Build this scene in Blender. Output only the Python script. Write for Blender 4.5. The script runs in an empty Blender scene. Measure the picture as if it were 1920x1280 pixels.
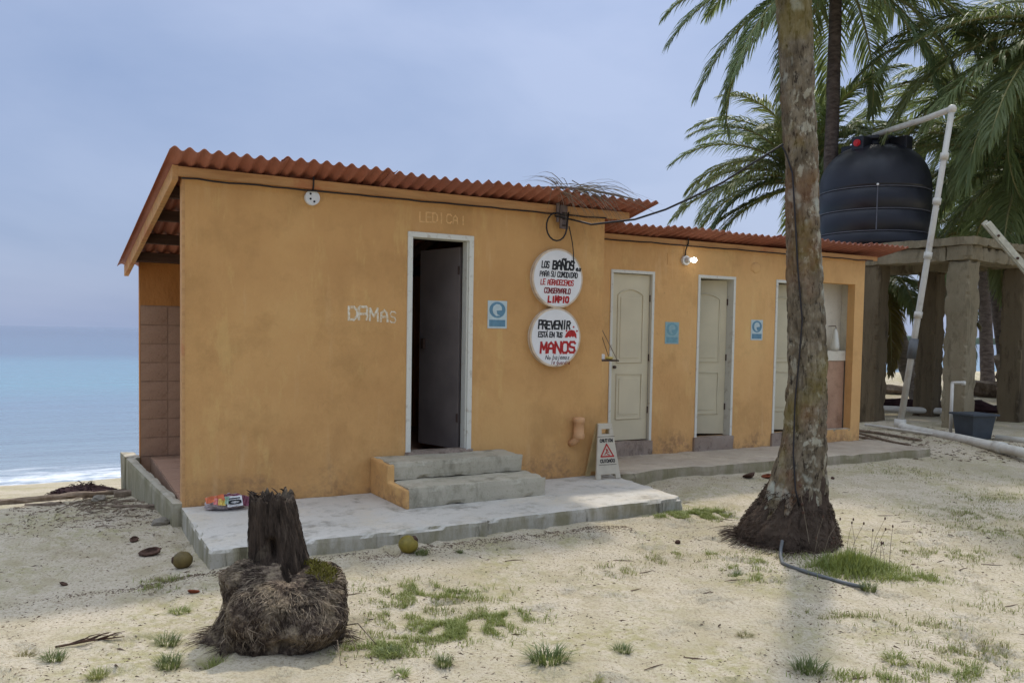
import bpy, bmesh, math, random
from math import sin, cos, pi, radians, sqrt, exp, atan2
from mathutils import Vector, Matrix, noise

scene = bpy.context.scene
COL = scene.collection
random.seed(7)

# ------------------------------------------------------------------ camera
cam_d = bpy.data.cameras.new('camera'); cam = bpy.data.objects.new('camera', cam_d); COL.objects.link(cam)
cam_d.sensor_width = 36.0; cam_d.lens = 29.25; cam_d.shift_y = 0.0291
cam_d.clip_start = 0.05; cam_d.clip_end = 20000
_p = math.atan(0.045); _r = math.atan(0.0171)
_f = Vector((0, cos(_p), -sin(_p))); _u = Vector((0, sin(_p), cos(_p))); _x = Vector((1, 0, 0))
_R = _x * cos(_r) + _u * sin(_r); _U = _u * cos(_r) - _x * sin(_r)
cam.matrix_world = Matrix(((_R.x, _U.x, -_f.x, 0), (_R.y, _U.y, -_f.y, 0), (_R.z, _U.z, -_f.z, 1.6), (0, 0, 0, 1)))
scene.camera = cam
scene.view_settings.view_transform = 'Standard'; scene.view_settings.look = 'None'
scene.view_settings.exposure = 0.84; scene.view_settings.gamma = 1.0
scene.view_settings.use_curve_mapping = False

# ------------------------------------------------------------------ sky and sun
SUN_EL = radians(53.0); SUN_DIR = Vector((0.28, 0.96, 0)).normalized()
world = bpy.data.worlds.new('World'); scene.world = world; world.use_nodes = True
nt = world.node_tree; nt.nodes.clear()
wo = nt.nodes.new('ShaderNodeOutputWorld'); bg = nt.nodes.new('ShaderNodeBackground')
sky = nt.nodes.new('ShaderNodeTexSky'); sky.sky_type = 'NISHITA'; sky.sun_disc = False
sky.sun_elevation = SUN_EL; sky.sun_rotation = atan2(SUN_DIR.x, SUN_DIR.y)
sky.air_density = 1.2; sky.dust_density = 2.0; sky.ozone_density = 2.0
tc = nt.nodes.new('ShaderNodeTexCoord'); mp = nt.nodes.new('ShaderNodeMapping')
mp.inputs['Scale'].default_value = (1.0, 1.0, 2.6); mp.inputs['Rotation'].default_value = (0.2, 0.35, 0.6)
n1 = nt.nodes.new('ShaderNodeTexNoise'); n1.inputs['Scale'].default_value = 1.7; n1.inputs['Detail'].default_value = 6; n1.inputs['Roughness'].default_value = 0.5; n1.inputs['Distortion'].default_value = 0.35
cr = nt.nodes.new('ShaderNodeValToRGB'); cr.color_ramp.elements[0].position = 0.36; cr.color_ramp.elements[1].position = 0.66
cr.color_ramp.elements[0].color = (1.42, 1.95, 3.22, 1); cr.color_ramp.elements[1].color = (2.25, 2.72, 3.95, 1)
mx = nt.nodes.new('ShaderNodeMix'); mx.data_type = 'RGBA'; mx.inputs[0].default_value = 0.90
nt.links.new(tc.outputs['Generated'], mp.inputs['Vector']); nt.links.new(mp.outputs[0], n1.inputs['Vector'])
nt.links.new(n1.outputs['Fac'], cr.inputs[0]); nt.links.new(sky.outputs[0], mx.inputs[6])
# thin cloud glows around the veiled sun
dp = nt.nodes.new('ShaderNodeVectorMath'); dp.operation = 'DOT_PRODUCT'; dp.inputs[1].default_value = (SUN_DIR.x * cos(SUN_EL), SUN_DIR.y * cos(SUN_EL), sin(SUN_EL))
pw = nt.nodes.new('ShaderNodeMath'); pw.operation = 'POWER'; pw.use_clamp = False; mxm = nt.nodes.new('ShaderNodeMath'); mxm.operation = 'MAXIMUM'; mxm.inputs[1].default_value = 0.0
pw.inputs[1].default_value = 10.0; gm = nt.nodes.new('ShaderNodeMath'); gm.operation = 'MULTIPLY_ADD'; gm.inputs[1].default_value = 1.8; gm.inputs[2].default_value = 3.0
sc_ = nt.nodes.new('ShaderNodeVectorMath'); sc_.operation = 'SCALE'
nt.links.new(tc.outputs['Generated'], dp.inputs[0]); nt.links.new(dp.outputs['Value'], mxm.inputs[0]); nt.links.new(mxm.outputs[0], pw.inputs[0]); nt.links.new(pw.outputs[0], gm.inputs[0])
# overcast vault: brightened and whitened towards the zenith, above the view, for fill light
sp = nt.nodes.new('ShaderNodeSeparateXYZ'); nt.links.new(tc.outputs['Generated'], sp.inputs[0])
vr = nt.nodes.new('ShaderNodeValToRGB'); ve = vr.color_ramp.elements; ve[0].position = 0.40; ve[0].color = (0.333, 0.333, 0.333, 1); ve[1].position = 0.95; ve[1].color = (1.75, 1.52, 1.16, 1)
nt.links.new(sp.outputs[2], vr.inputs[0]); mu = nt.nodes.new('ShaderNodeVectorMath'); mu.operation = 'MULTIPLY'
nt.links.new(cr.outputs[0], mu.inputs[0]); nt.links.new(vr.outputs[0], mu.inputs[1])
nt.links.new(mu.outputs[0], sc_.inputs[0]); nt.links.new(gm.outputs[0], sc_.inputs['Scale']); nt.links.new(sc_.outputs[0], mx.inputs[7])
nt.links.new(mx.outputs[2], bg.inputs['Color']); bg.inputs['Strength'].default_value = 0.1
nt.links.new(bg.outputs[0], wo.inputs[0])

sl = bpy.data.lights.new('sun', 'SUN'); sl.energy = 1.35; sl.angle = radians(3.0); sl.color = (1.0, 0.93, 0.82)
so = bpy.data.objects.new('sun', sl); COL.objects.link(so)
sd = Vector((SUN_DIR.x * cos(SUN_EL), SUN_DIR.y * cos(SUN_EL), sin(SUN_EL)))
so.rotation_euler = sd.to_track_quat('Z', 'Y').to_euler(); so.location = (4, 10, 14)

# ------------------------------------------------------------------ material helpers
class G:
    def __init__(s, name, rough=0.8, spec=0.3, metal=0.0):
        s.m = bpy.data.materials.new(name); s.m.use_nodes = True; s.t = s.m.node_tree
        s.b = s.t.nodes['Principled BSDF']; s.out = s.t.nodes['Material Output']
        s.b.inputs['Roughness'].default_value = rough; s.b.inputs['Specular IOR Level'].default_value = spec
        s.b.inputs['Metallic'].default_value = metal
        s.tc = s.t.nodes.new('ShaderNodeTexCoord')
    def L(s, a, b): s.t.links.new(a, b)
    def vec(s, scale=(1, 1, 1), src='Object', rot=(0, 0, 0), loc=(0, 0, 0)):
        m = s.t.nodes.new('ShaderNodeMapping'); m.inputs['Scale'].default_value = scale; m.inputs['Rotation'].default_value = rot
        m.inputs['Location'].default_value = loc
        s.L(s.tc.outputs[src], m.inputs[0]); return m.outputs[0]
    def noise(s, scale, detail=4, rough=0.55, stretch=(1, 1, 1), dist=0.0, loc=(0, 0, 0)):
        n = s.t.nodes.new('ShaderNodeTexNoise'); n.inputs['Scale'].default_value = scale; n.inputs['Detail'].default_value = detail
        n.inputs['Roughness'].default_value = rough; n.inputs['Distortion'].default_value = dist
        s.L(s.vec(stretch, loc=loc), n.inputs['Vector']); return n.outputs['Fac']
    def voro(s, scale, stretch=(1, 1, 1), feature='F1', rand=1.0):
        n = s.t.nodes.new('ShaderNodeTexVoronoi'); n.inputs['Scale'].default_value = scale; n.feature = feature
        n.inputs['Randomness'].default_value = rand
        s.L(s.vec(stretch), n.inputs['Vector']); return n.outputs['Distance']
    def xyz(s, k):
        n = s.t.nodes.new('ShaderNodeSeparateXYZ'); s.L(s.tc.outputs['Object'], n.inputs[0]); return n.outputs[k]
    def rand(s):
        n = s.t.nodes.new('ShaderNodeObjectInfo'); return n.outputs['Random']
    def ramp(s, fac, stops):
        n = s.t.nodes.new('ShaderNodeValToRGB'); e = n.color_ramp.elements
        while len(e) < len(stops): e.new(0.5)
        for i, (p, c) in enumerate(stops):
            e[i].position = p; c = (c, c, c) if isinstance(c, (int, float)) else c; e[i].color = (*c[:3], 1)
        s.L(fac, n.inputs[0]); return n.outputs[0]
    def math(s, op, a, b=0.0, clamp=False):
        n = s.t.nodes.new('ShaderNodeMath'); n.operation = op; n.use_clamp = clamp
        for i, v in enumerate((a, b)):
            if hasattr(v, 'is_linked'): s.L(v, n.inputs[i])
            else: n.inputs[i].default_value = v
        return n.outputs[0]
    def mix(s, fac, a, b, blend='MIX'):
        n = s.t.nodes.new('ShaderNodeMix'); n.data_type = 'RGBA'; n.blend_type = blend
        for i, v in ((0, fac), (6, a), (7, b)):
            if hasattr(v, 'is_linked'): s.L(v, n.inputs[i])
            elif i == 0: n.inputs[0].default_value = v
            else: n.inputs[i].default_value = (*v[:3], 1)
        return n.outputs[2]
    def base(s, c):
        if hasattr(c, 'is_linked'): s.L(c, s.b.inputs['Base Color'])
        else: s.b.inputs['Base Color'].default_value = (*c[:3], 1)
        return s
    def bump(s, h, strength=0.3, dist=0.01):
        n = s.t.nodes.new('ShaderNodeBump'); n.inputs['Strength'].default_value = strength; n.inputs['Distance'].default_value = dist
        s.L(h, n.inputs['Height'])
        prev = s.b.inputs['Normal']
        if prev.is_linked: s.L(prev.links[0].from_socket, n.inputs['Normal'])
        s.L(n.outputs[0], s.b.inputs['Normal']); return s
    def rough(s, v): s.L(v, s.b.inputs['Roughness']); return s

def plain(name, c, rough=0.6, spec=0.3, var=0.18, scale=9.0):
    g = G(name, rough, spec); n = g.noise(scale, 5)
    lo = tuple(x * (1 - var) for x in c); hi = tuple(min(1, x * (1 + var)) for x in c)
    g.base(g.ramp(n, [(0.3, lo), (0.7, hi)])); return g.m

MAT = {}
def make_materials():
    # sand
    g = G('sand', 0.95, 0.15)
    big = g.noise(0.55, 5, 0.6); mid = g.noise(3.2, 6, 0.65); fine = g.noise(55, 4, 0.7); grain = g.noise(260, 2, 0.6)
    c = g.ramp(big, [(0.32, (0.40, 0.345, 0.24)), (0.5, (0.55, 0.475, 0.35)), (0.66, (0.57, 0.49, 0.37)), (0.78, (0.47, 0.385, 0.27))])
    c = g.mix(g.ramp(mid, [(0.36, 1.0), (0.54, 0.0)]), c, (0.44, 0.375, 0.245))
    c = g.mix(g.math('MULTIPLY', g.ramp(fine, [(0.38, 1.0), (0.50, 0.0)]), 0.85), c, (0.33, 0.27, 0.175))
    moss = g.math('MULTIPLY', g.ramp(g.noise(1.1, 4, 0.6, loc=(4, 9, 0)), [(0.47, 0.0), (0.64, 0.85)]), g.ramp(g.noise(14, 5, 0.7), [(0.42, 0.0), (0.62, 1.0)]))
    c = g.mix(moss, c, (0.33, 0.30, 0.13))
    c = g.mix(g.math('MULTIPLY', g.ramp(grain, [(0.32, 1.0), (0.42, 0.0)]), 0.5), c, (0.23, 0.18, 0.12))
    g.base(c); g.bump(mid, 0.7, 0.05); g.bump(g.noise(13, 5, 0.65), 0.6, 0.03); g.bump(fine, 0.8, 0.014); g.bump(grain, 0.6, 0.005); MAT['sand'] = g.m
    # sea
    g = G('sea_water', 0.12, 0.5)
    y = g.xyz(1); w = g.noise(0.02, 3, 0.5, (0.35, 1, 1)); yy = g.math('ADD', y, g.math('MULTIPLY', g.math('SUBTRACT', w, 0.5), 18))
    yn = g.math('DIVIDE', yy, 260.0, True)
    c = g.ramp(yn, [(0.0, (0.36, 0.39, 0.39)), (0.04, (0.20, 0.265, 0.31)), (0.075, (0.18, 0.255, 0.32)), (0.11, (0.16, 0.29, 0.345)), (0.20, (0.145, 0.265, 0.33)), (0.28, (0.11, 0.165, 0.235)), (1.0, (0.085, 0.125, 0.19))])
    y2 = g.math('ADD', y, g.math('MULTIPLY', g.math('SUBTRACT', g.noise(0.7, 5, 0.65, (0.5, 1, 1)), 0.5), 2.6))
    f1 = g.ramp(g.math('DIVIDE', y2, 30.0, True), [(0.0, 1.0), (0.252, 0.9), (0.262, 0.1), (0.275, 0.35), (0.29, 0.0)])
    f2 = g.ramp(g.noise(3.0, 6, 0.75, (0.55, 1.2, 1)), [(0.40, 0.0), (0.56, 1.0)])
    f3 = g.math('ADD', g.math('MULTIPLY', f1, f2), g.math('MULTIPLY', f1, 0.1), True)
    g.base(g.mix(f3, c, (0.82, 0.83, 0.83)))
    g.bump(g.noise(0.5, 5, 0.6, (0.3, 1.6, 1)), 0.5, 0.5); g.bump(g.noise(3.5, 4, 0.6, (0.35, 1.5, 1)), 0.5, 0.08)
    g.b.inputs['IOR'].default_value = 1.33; MAT['sea'] = g.m
    # painted render
    def render_wall(name, c1, c2, c3):
        g = G(name, 0.85, 0.2)
        a = g.noise(0.75, 6, 0.6); b = g.noise(2.6, 5, 0.6, (1, 1, 0.35)); f = g.noise(42, 4, 0.6); st = g.noise(6.0, 4, 0.6, (1.2, 1.2, 0.16))
        c = g.ramp(a, [(0.32, c1), (0.52, c2), (0.72, c3)])
        c = g.mix(g.math('MULTIPLY', g.ramp(b, [(0.55, 0.0), (0.75, 1.0)]), 0.45), c, tuple(x * 0.80 for x in c1))
        c = g.mix(g.math('MULTIPLY', g.ramp(st, [(0.60, 0.0), (0.74, 1.0)]), 0.34), c, (c3[0] * 1.03, c3[1] * 1.12, c3[2] * 1.4))
        c = g.mix(g.math('MULTIPLY', g.ramp(g.noise(9, 6, 0.7), [(0.66, 0.0), (0.72, 1.0)]), 0.35), c, (0.28, 0.16, 0.07))
        c = g.mix(g.math('MULTIPLY', g.ramp(g.noise(1.7, 6, 0.7, loc=(9, 4, 2)), [(0.50, 0.0), (0.66, 1.0)]), 0.40), c, (c1[0] * 0.74, c1[1] * 0.76, c1[2] * 0.72))
        c = g.mix(g.math('MULTIPLY', g.ramp(g.noise(4.2, 6, 0.75, (1, 1, 0.25), loc=(2, 7, 3)), [(0.56, 0.0), (0.66, 1.0)]), 0.35), c, (c3[0] * 1.04, c3[1] * 1.15, c3[2] * 1.1))
        # splash dirt and flaked paint with an irregular outline above the footing
        z = g.xyz(2); zz = g.math('ADD', z, g.math('MULTIPLY', g.math('SUBTRACT', g.noise(2.2, 6, 0.7), 0.5), 1.1))
        dirt = g.math('MULTIPLY', g.ramp(zz, [(0.18, 1.0), (0.42, 0.0)]), g.ramp(g.noise(16, 5, 0.7), [(0.42, 0.1), (0.62, 0.8)]))
        c = g.mix(dirt, c, (0.30, 0.17, 0.085))
        fl = g.math('MULTIPLY', g.ramp(zz, [(0.10, 1.0), (0.30, 0.0)]), g.ramp(g.noise(24, 4, 0.7), [(0.58, 0.0), (0.64, 0.9)]))
        c = g.mix(fl, c, (0.50, 0.28, 0.16))
        g.base(c); g.bump(a, 0.4, 0.06); g.bump(f, 0.35, 0.005); g.bump(g.noise(5, 5, 0.6, (1, 1, 0.6)), 0.7, 0.03); g.bump(g.noise(11, 3, 0.5, (1, 1, 0.35), 0.6), 0.35, 0.012); return g.m
    MAT['wall'] = render_wall('ochre_render', (0.53, 0.285, 0.105), (0.615, 0.345, 0.13), (0.68, 0.41, 0.16))
    MAT['wall_wing_lit'] = render_wall('ochre_render_lit', (0.60, 0.33, 0.125), (0.69, 0.395, 0.155), (0.75, 0.46, 0.185))  # lighter copy of ochre render, stronger bounce from sunlit sand put into its colour
    MAT['orange'] = render_wall('orange_render', (0.50, 0.20, 0.055), (0.55, 0.23, 0.065), (0.58, 0.26, 0.08))
    g = G('painted_timber', 0.75, 0.25); n = g.noise(5, 5, 0.6, (0.35, 3, 3))
    c = g.ramp(n, [(0.3, (0.43, 0.22, 0.085)), (0.55, (0.57, 0.32, 0.13)), (0.75, (0.52, 0.235, 0.09))])
    c = g.mix(g.math('MULTIPLY', g.ramp(g.noise(2.4, 5, 0.65), [(0.55, 0.0), (0.63, 1.0)]), 0.6), c, (0.47, 0.165, 0.07)); g.base(c); g.bump(n, 0.3, 0.006); MAT['fascia'] = g.m
    g = G('dark_timber', 0.85, 0.2); n = g.noise(6, 5, 0.6, (0.3, 4, 4)); g.base(g.ramp(n, [(0.3, (0.05, 0.03, 0.022)), (0.7, (0.12, 0.07, 0.05))])); g.bump(n, 0.3, 0.006); MAT['dark_timber'] = g.m
    # corrugated sheet
    g = G('terracotta_sheet', 0.65, 0.3); n = g.noise(1.6, 6, 0.65); r = g.rand()
    c = g.ramp(n, [(0.28, (0.28, 0.092, 0.052)), (0.5, (0.36, 0.13, 0.076)), (0.75, (0.46, 0.205, 0.13))])
    c = g.mix(g.math('MULTIPLY', r, 0.5), c, (0.30, 0.12, 0.09)); c = g.mix(g.math('MULTIPLY', g.ramp(g.noise(4.5, 6, 0.7, (6, 0.7, 1)), [(0.52, 0.0), (0.66, 1.0)]), 0.4), c, (0.20, 0.085, 0.06))
    g.base(c); g.bump(g.noise(30, 4), 0.15, 0.003); MAT['roof'] = g.m
    # concrete
    def concrete(name, c1, c2, stain, amt=0.6, vs=1.0, mould=False):
        g = G(name, 0.9, 0.2); a = g.noise(1.8, 6, 0.65, (1, 1, vs)); f = g.noise(60, 4, 0.65); b = g.noise(7, 6, 0.7, (1, 1, vs))
        c = g.ramp(a, [(0.3, c1), (0.7, c2)]); c = g.mix(g.math('MULTIPLY', g.ramp(b, [(0.52, 0.0), (0.70, 1.0)]), amt), c, stain)
        c = g.mix(g.math('MULTIPLY', g.ramp(g.noise(2.6, 6, 0.7, (1, 1, 0.5 * vs), loc=(3, 1, 5)), [(0.55, 0.0), (0.68, 1.0)]), amt), c, tuple(x * 0.55 for x in stain))
        c = g.mix(g.math('MULTIPLY', g.ramp(f, [(0.30, 1.0), (0.42, 0.0)]), 0.5), c, tuple(x * 0.5 for x in c1))
        if mould:
            ge = g.t.nodes.new('ShaderNodeNewGeometry'); sx = g.t.nodes.new('ShaderNodeSeparateXYZ'); g.L(ge.outputs['True Normal'], sx.inputs[0])
            up = g.ramp(g.math('ABSOLUTE', sx.outputs[2]), [(0.35, 1.0), (0.75, 0.0)])
            c = g.mix(g.math('MULTIPLY', g.math('SUBTRACT', 1.0, up), g.math('MULTIPLY', g.ramp(g.noise(2.1, 6, 0.7, loc=(7, 7, 0)), [(0.48, 0.0), (0.66, 0.8)]), g.ramp(g.noise(30, 4, 0.7), [(0.4, 0.3), (0.6, 1.0)]))), c, (0.56, 0.48, 0.35))
            c = g.mix(g.math('MULTIPLY', up, g.ramp(g.noise(5, 5, 0.7, (1, 1, 0.3)), [(0.36, 0.25), (0.6, 0.85)])), c, (0.215, 0.19, 0.10))
            c = g.mix(g.math('MULTIPLY', up, g.ramp(g.noise(8, 5, 0.7, (1, 1, 0.15), loc=(2, 2, 2)), [(0.58, 0.0), (0.66, 0.75)])), c, (0.07, 0.06, 0.035))
        g.base(c); g.bump(b, 0.4, 0.012); g.bump(f, 0.4, 0.004); return g.m
    MAT['concrete'] = concrete('grey_concrete', (0.40, 0.36, 0.265), (0.52, 0.47, 0.36), (0.22, 0.20, 0.125), 0.6, 1.0)
    MAT['kerb'] = concrete('kerb_concrete', (0.38, 0.34, 0.25), (0.50, 0.45, 0.35), (0.24, 0.21, 0.13), 0.6, 1.0, True)
    MAT['slab'] = concrete('slab_concrete', (0.46, 0.43, 0.365), (0.58, 0.54, 0.47), (0.31, 0.28, 0.22), 0.75, 1.0, True)
    MAT['walk'] = concrete('brown_concrete', (0.38, 0.315, 0.235), (0.46, 0.39, 0.30), (0.27, 0.205, 0.135), 0.5, 1.0, True)
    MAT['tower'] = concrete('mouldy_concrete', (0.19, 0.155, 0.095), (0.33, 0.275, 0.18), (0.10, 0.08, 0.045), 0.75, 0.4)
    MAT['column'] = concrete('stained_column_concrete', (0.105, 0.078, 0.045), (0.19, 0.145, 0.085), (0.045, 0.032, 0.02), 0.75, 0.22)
    MAT['threshold'] = concrete('worn_threshold', (0.24, 0.17, 0.12), (0.36, 0.29, 0.23), (0.10, 0.06, 0.04), 0.8)
    MAT['tile'] = concrete('brown_glazed_tile', (0.40, 0.235, 0.145), (0.52, 0.33, 0.215), (0.27, 0.145, 0.08), 0.55)
    MAT['tile_dark'] = concrete('brown_floor_tile', (0.37, 0.215, 0.135), (0.46, 0.285, 0.19), (0.20, 0.11, 0.07), 0.5)
    MAT['grout'] = plain('dark_grout', (0.33, 0.20, 0.125), 0.9)
    MAT['grey_wall'] = concrete('bare_grey_plaster', (0.64, 0.58, 0.45), (0.74, 0.68, 0.54), (0.48, 0.42, 0.31), 0.4)
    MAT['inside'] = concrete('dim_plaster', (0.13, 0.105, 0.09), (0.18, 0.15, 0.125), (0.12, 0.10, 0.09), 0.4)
    # paints
    g = G('chalky_white_paint', 0.6, 0.3); n = g.noise(12, 6, 0.7); g.base(g.mix(g.math('MULTIPLY', g.ramp(n, [(0.56, 0.0), (0.68, 1.0)]), 0.6), (0.68, 0.66, 0.56), (0.38, 0.30, 0.20))); MAT['frame'] = g.m
    MAT['door'] = plain('door_cream_grey', (0.63, 0.555, 0.375), 0.5, 0.35, 0.08, 2.5)
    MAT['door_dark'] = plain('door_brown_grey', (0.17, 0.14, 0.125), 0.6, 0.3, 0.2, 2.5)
    MAT['white'] = plain('sign_white', (0.78, 0.76, 0.72), 0.5, 0.3, 0.06, 5)
    g = G('lettering_white', 0.8, 0.2); g.base(g.ramp(g.noise(38, 4, 0.7), [(0.34, (0.60, 0.37, 0.17)), (0.5, (0.70, 0.60, 0.42)), (0.62, (0.80, 0.74, 0.60))])); MAT['letter_white'] = g.m
    MAT['letter_ghost'] = plain('lettering_overpainted', (0.70, 0.425, 0.175), 0.85, 0.2, 0.2, 30)
    MAT['black'] = plain('lettering_black', (0.018, 0.017, 0.018), 0.6, 0.3, 0.3, 30)
    MAT['red'] = plain('lettering_red', (0.42, 0.022, 0.02), 0.55, 0.3, 0.25, 30)
    MAT['dark_red'] = plain('lettering_dark_red', (0.21, 0.02, 0.022), 0.55, 0.3, 0.3, 30)
    MAT['rim'] = plain('sign_rim', (0.62, 0.49, 0.34), 0.6, 0.3, 0.2, 12)
    MAT['blue'] = plain('poster_blue', (0.12, 0.245, 0.32), 0.45, 0.35, 0.15, 20)
    MAT['faded_blue'] = plain('poster_faded_blue', (0.17, 0.33, 0.37), 0.5, 0.3, 0.15, 20)
    MAT['paper'] = plain('poster_paper', (0.50, 0.585, 0.57), 0.5, 0.3, 0.08, 20)
    MAT['paper_blue'] = plain('poster_paper_faded', (0.27, 0.42, 0.43), 0.5, 0.3, 0.10, 20)
    MAT['cable'] = plain('black_cable', (0.016, 0.013, 0.013), 0.5, 0.4, 0.3)
    MAT['hose'] = plain('grey_hose', (0.12, 0.125, 0.125), 0.5, 0.4, 0.2)
    MAT['hardware'] = plain('rusty_hardware', (0.06, 0.035, 0.025), 0.7, 0.3, 0.4)
    MAT['porcelain'] = plain('lamp_porcelain', (0.70, 0.69, 0.64), 0.35, 0.5, 0.08)
    MAT['caution'] = plain('caution_board', (0.52, 0.46, 0.35), 0.55, 0.3, 0.10, 8)
    MAT['caution_edge'] = plain('caution_board_edge', (0.46, 0.33, 0.15), 0.6, 0.3, 0.15, 8)
    g = G('tank_black_plastic', 0.42, 0.5); g.base(g.ramp(g.noise(1.5, 5, 0.6), [(0.3, (0.006, 0.006, 0.010)), (0.7, (0.014, 0.014, 0.021))])); g.rough(g.ramp(g.noise(3, 5), [(0.3, 0.36), (0.7, 0.55)])); MAT['tank'] = g.m
    MAT['tank_rib'] = plain('tank_rib', (0.09, 0.09, 0.105), 0.5, 0.5, 0.2)
    MAT['red_plastic'] = plain('red_plastic', (0.50, 0.02, 0.025), 0.4, 0.4, 0.15)
    g = G('white_pvc', 0.45, 0.4); g.base(g.mix(g.math('MULTIPLY', g.ramp(g.noise(4, 6, 0.7), [(0.45, 0.0), (0.7, 1.0)]), 0.7), (0.60, 0.57, 0.49), (0.40, 0.34, 0.26))); MAT['pvc'] = g.m
    MAT['bucket'] = plain('slate_plastic', (0.045, 0.055, 0.065), 0.5, 0.4, 0.15, 6)
    MAT['bleached'] = plain('bleached_timber', (0.50, 0.47, 0.36), 0.8, 0.2, 0.22, 14)
    g = G('driftwood', 0.9, 0.15); n = g.noise(8, 6, 0.7, (1, 1, 0.4)); g.base(g.ramp(n, [(0.3, (0.10, 0.07, 0.05)), (0.6, (0.26, 0.20, 0.145)), (0.8, (0.36, 0.30, 0.23))])); g.bump(n, 0.6, 0.02); MAT['driftwood'] = g.m
    MAT['bracket'] = plain('weathered_board', (0.17, 0.13, 0.115), 0.9, 0.2, 0.3, 20)
    MAT['rock'] = concrete('beach_rock', (0.20, 0.17, 0.13), (0.30, 0.27, 0.21), (0.10, 0.085, 0.06), 0.7)
    MAT['seaweed'] = plain('dry_seaweed', (0.045, 0.022, 0.022), 0.9, 0.2, 0.4)
    # palm bark
    g = G('palm_bark', 0.92, 0.15)
    b1 = g.noise(9, 6, 0.7, (1, 1, 0.55)); b2 = g.noise(26, 5, 0.7, (1.3, 1.3, 0.45)); vo = g.voro(22, (1, 1, 0.45))
    c = g.ramp(b1, [(0.30, (0.075, 0.058, 0.038)), (0.5, (0.175, 0.14, 0.092)), (0.70, (0.31, 0.26, 0.18))])
    c = g.mix(g.math('MULTIPLY', g.ramp(vo, [(0.05, 1.0), (0.24, 0.0)]), 0.55), c, (0.38, 0.335, 0.24))
    l2 = g.math('MULTIPLY', g.ramp(g.noise(13, 4, 0.6, (1, 1, 0.7), loc=(6, 6, 2)), [(0.55, 0.0), (0.60, 0.8)]), g.ramp(g.noise(2.0, 3, 0.5, loc=(3, 1, 2)), [(0.42, 0.0), (0.56, 1.0)]))
    c = g.mix(l2, c, (0.43, 0.40, 0.30))
    c = g.mix(g.ramp(b2, [(0.36, 0.92), (0.47, 0.0)]), c, (0.028, 0.02, 0.014))
    li = g.math('MULTIPLY', g.ramp(g.noise(3.4, 3, 0.5, (1, 1, 0.75), loc=(2, 5, 1)), [(0.57, 0.0), (0.61, 1.0)]), g.ramp(g.noise(30, 3, 0.6), [(0.35, 0.35), (0.5, 0.95)]))
    c = g.mix(li, c, (0.42, 0.42, 0.34))
    c = g.mix(g.math('MULTIPLY', g.ramp(g.noise(2.2, 4, 0.6, loc=(8, 2, 3)), [(0.52, 0.0), (0.64, 1.0)]), 0.55), c, (0.19, 0.145, 0.03))
    c = g.mix(g.math('MULTIPLY', g.ramp(g.noise(1.6, 4, 0.6, loc=(1, 7, 9)), [(0.54, 0.0), (0.66, 1.0)]), 0.45), c, (0.21, 0.095, 0.045))
    g.base(c); g.bump(b2, 0.9, 0.02); g.bump(vo, 0.5, 0.015); MAT['bark'] = g.m
    g = G('thin_palm_bark', 0.92, 0.15); n = g.noise(7, 5, 0.65, (1, 1, 2.6)); g.base(g.ramp(n, [(0.3, (0.055, 0.042, 0.036)), (0.7, (0.17, 0.135, 0.115))])); g.bump(n, 0.7, 0.03); MAT['bark2'] = g.m
    g = G('leaning_palm_bark', 0.92, 0.15); n = g.noise(7, 5, 0.65, (1, 1, 2.6)); g.base(g.ramp(n, [(0.3, (0.15, 0.12, 0.10)), (0.7, (0.36, 0.31, 0.26))])); g.bump(n, 0.7, 0.03); MAT['bark3'] = g.m
    g = G('stump_wood', 0.95, 0.12); n = g.noise(16, 6, 0.75, (1.4, 1.4, 0.25)); n2 = g.noise(5, 5, 0.7)
    c = g.ramp(n, [(0.3, (0.02, 0.015, 0.011)), (0.55, (0.08, 0.058, 0.043)), (0.78, (0.18, 0.14, 0.10))]); c = g.mix(g.math('MULTIPLY', g.ramp(n2, [(0.56, 0.0), (0.68, 1.0)]), 0.5), c, (0.20, 0.16, 0.11))
    g.base(c); g.bump(n, 1.0, 0.03); MAT['stump'] = g.m
    g = G('root_fibre', 0.95, 0.12); r = g.noise(6.5, 6, 0.75); f = g.noise(40, 3, 0.6); c = g.ramp(r, [(0.36, (0.034, 0.024, 0.018)), (0.5, (0.10, 0.072, 0.052)), (0.64, (0.30, 0.235, 0.15))])
    g.base(g.mix(g.math('MULTIPLY', g.ramp(f, [(0.5, 0.0), (0.68, 1.0)]), 0.7), c, (0.30, 0.23, 0.16))); g.bump(f, 0.9, 0.015); g.bump(g.noise(90, 3, 0.7), 0.6, 0.006); MAT['fibre'] = g.m
    g = G('palm_root_fibre', 0.95, 0.12); r = g.noise(3.5, 6, 0.7); f = g.noise(40, 3, 0.6); c = g.ramp(r, [(0.3, (0.035, 0.023, 0.017)), (0.7, (0.11, 0.078, 0.055))]); g.base(g.mix(g.math('MULTIPLY', g.ramp(f, [(0.5, 0.0), (0.68, 1.0)]), 0.4), c, (0.13, 0.10, 0.07))); g.bump(f, 0.6, 0.01); MAT['fibre2'] = g.m
    MAT['moss'] = plain('moss', (0.13, 0.115, 0.025), 0.95, 0.1, 0.35, 30)
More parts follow.
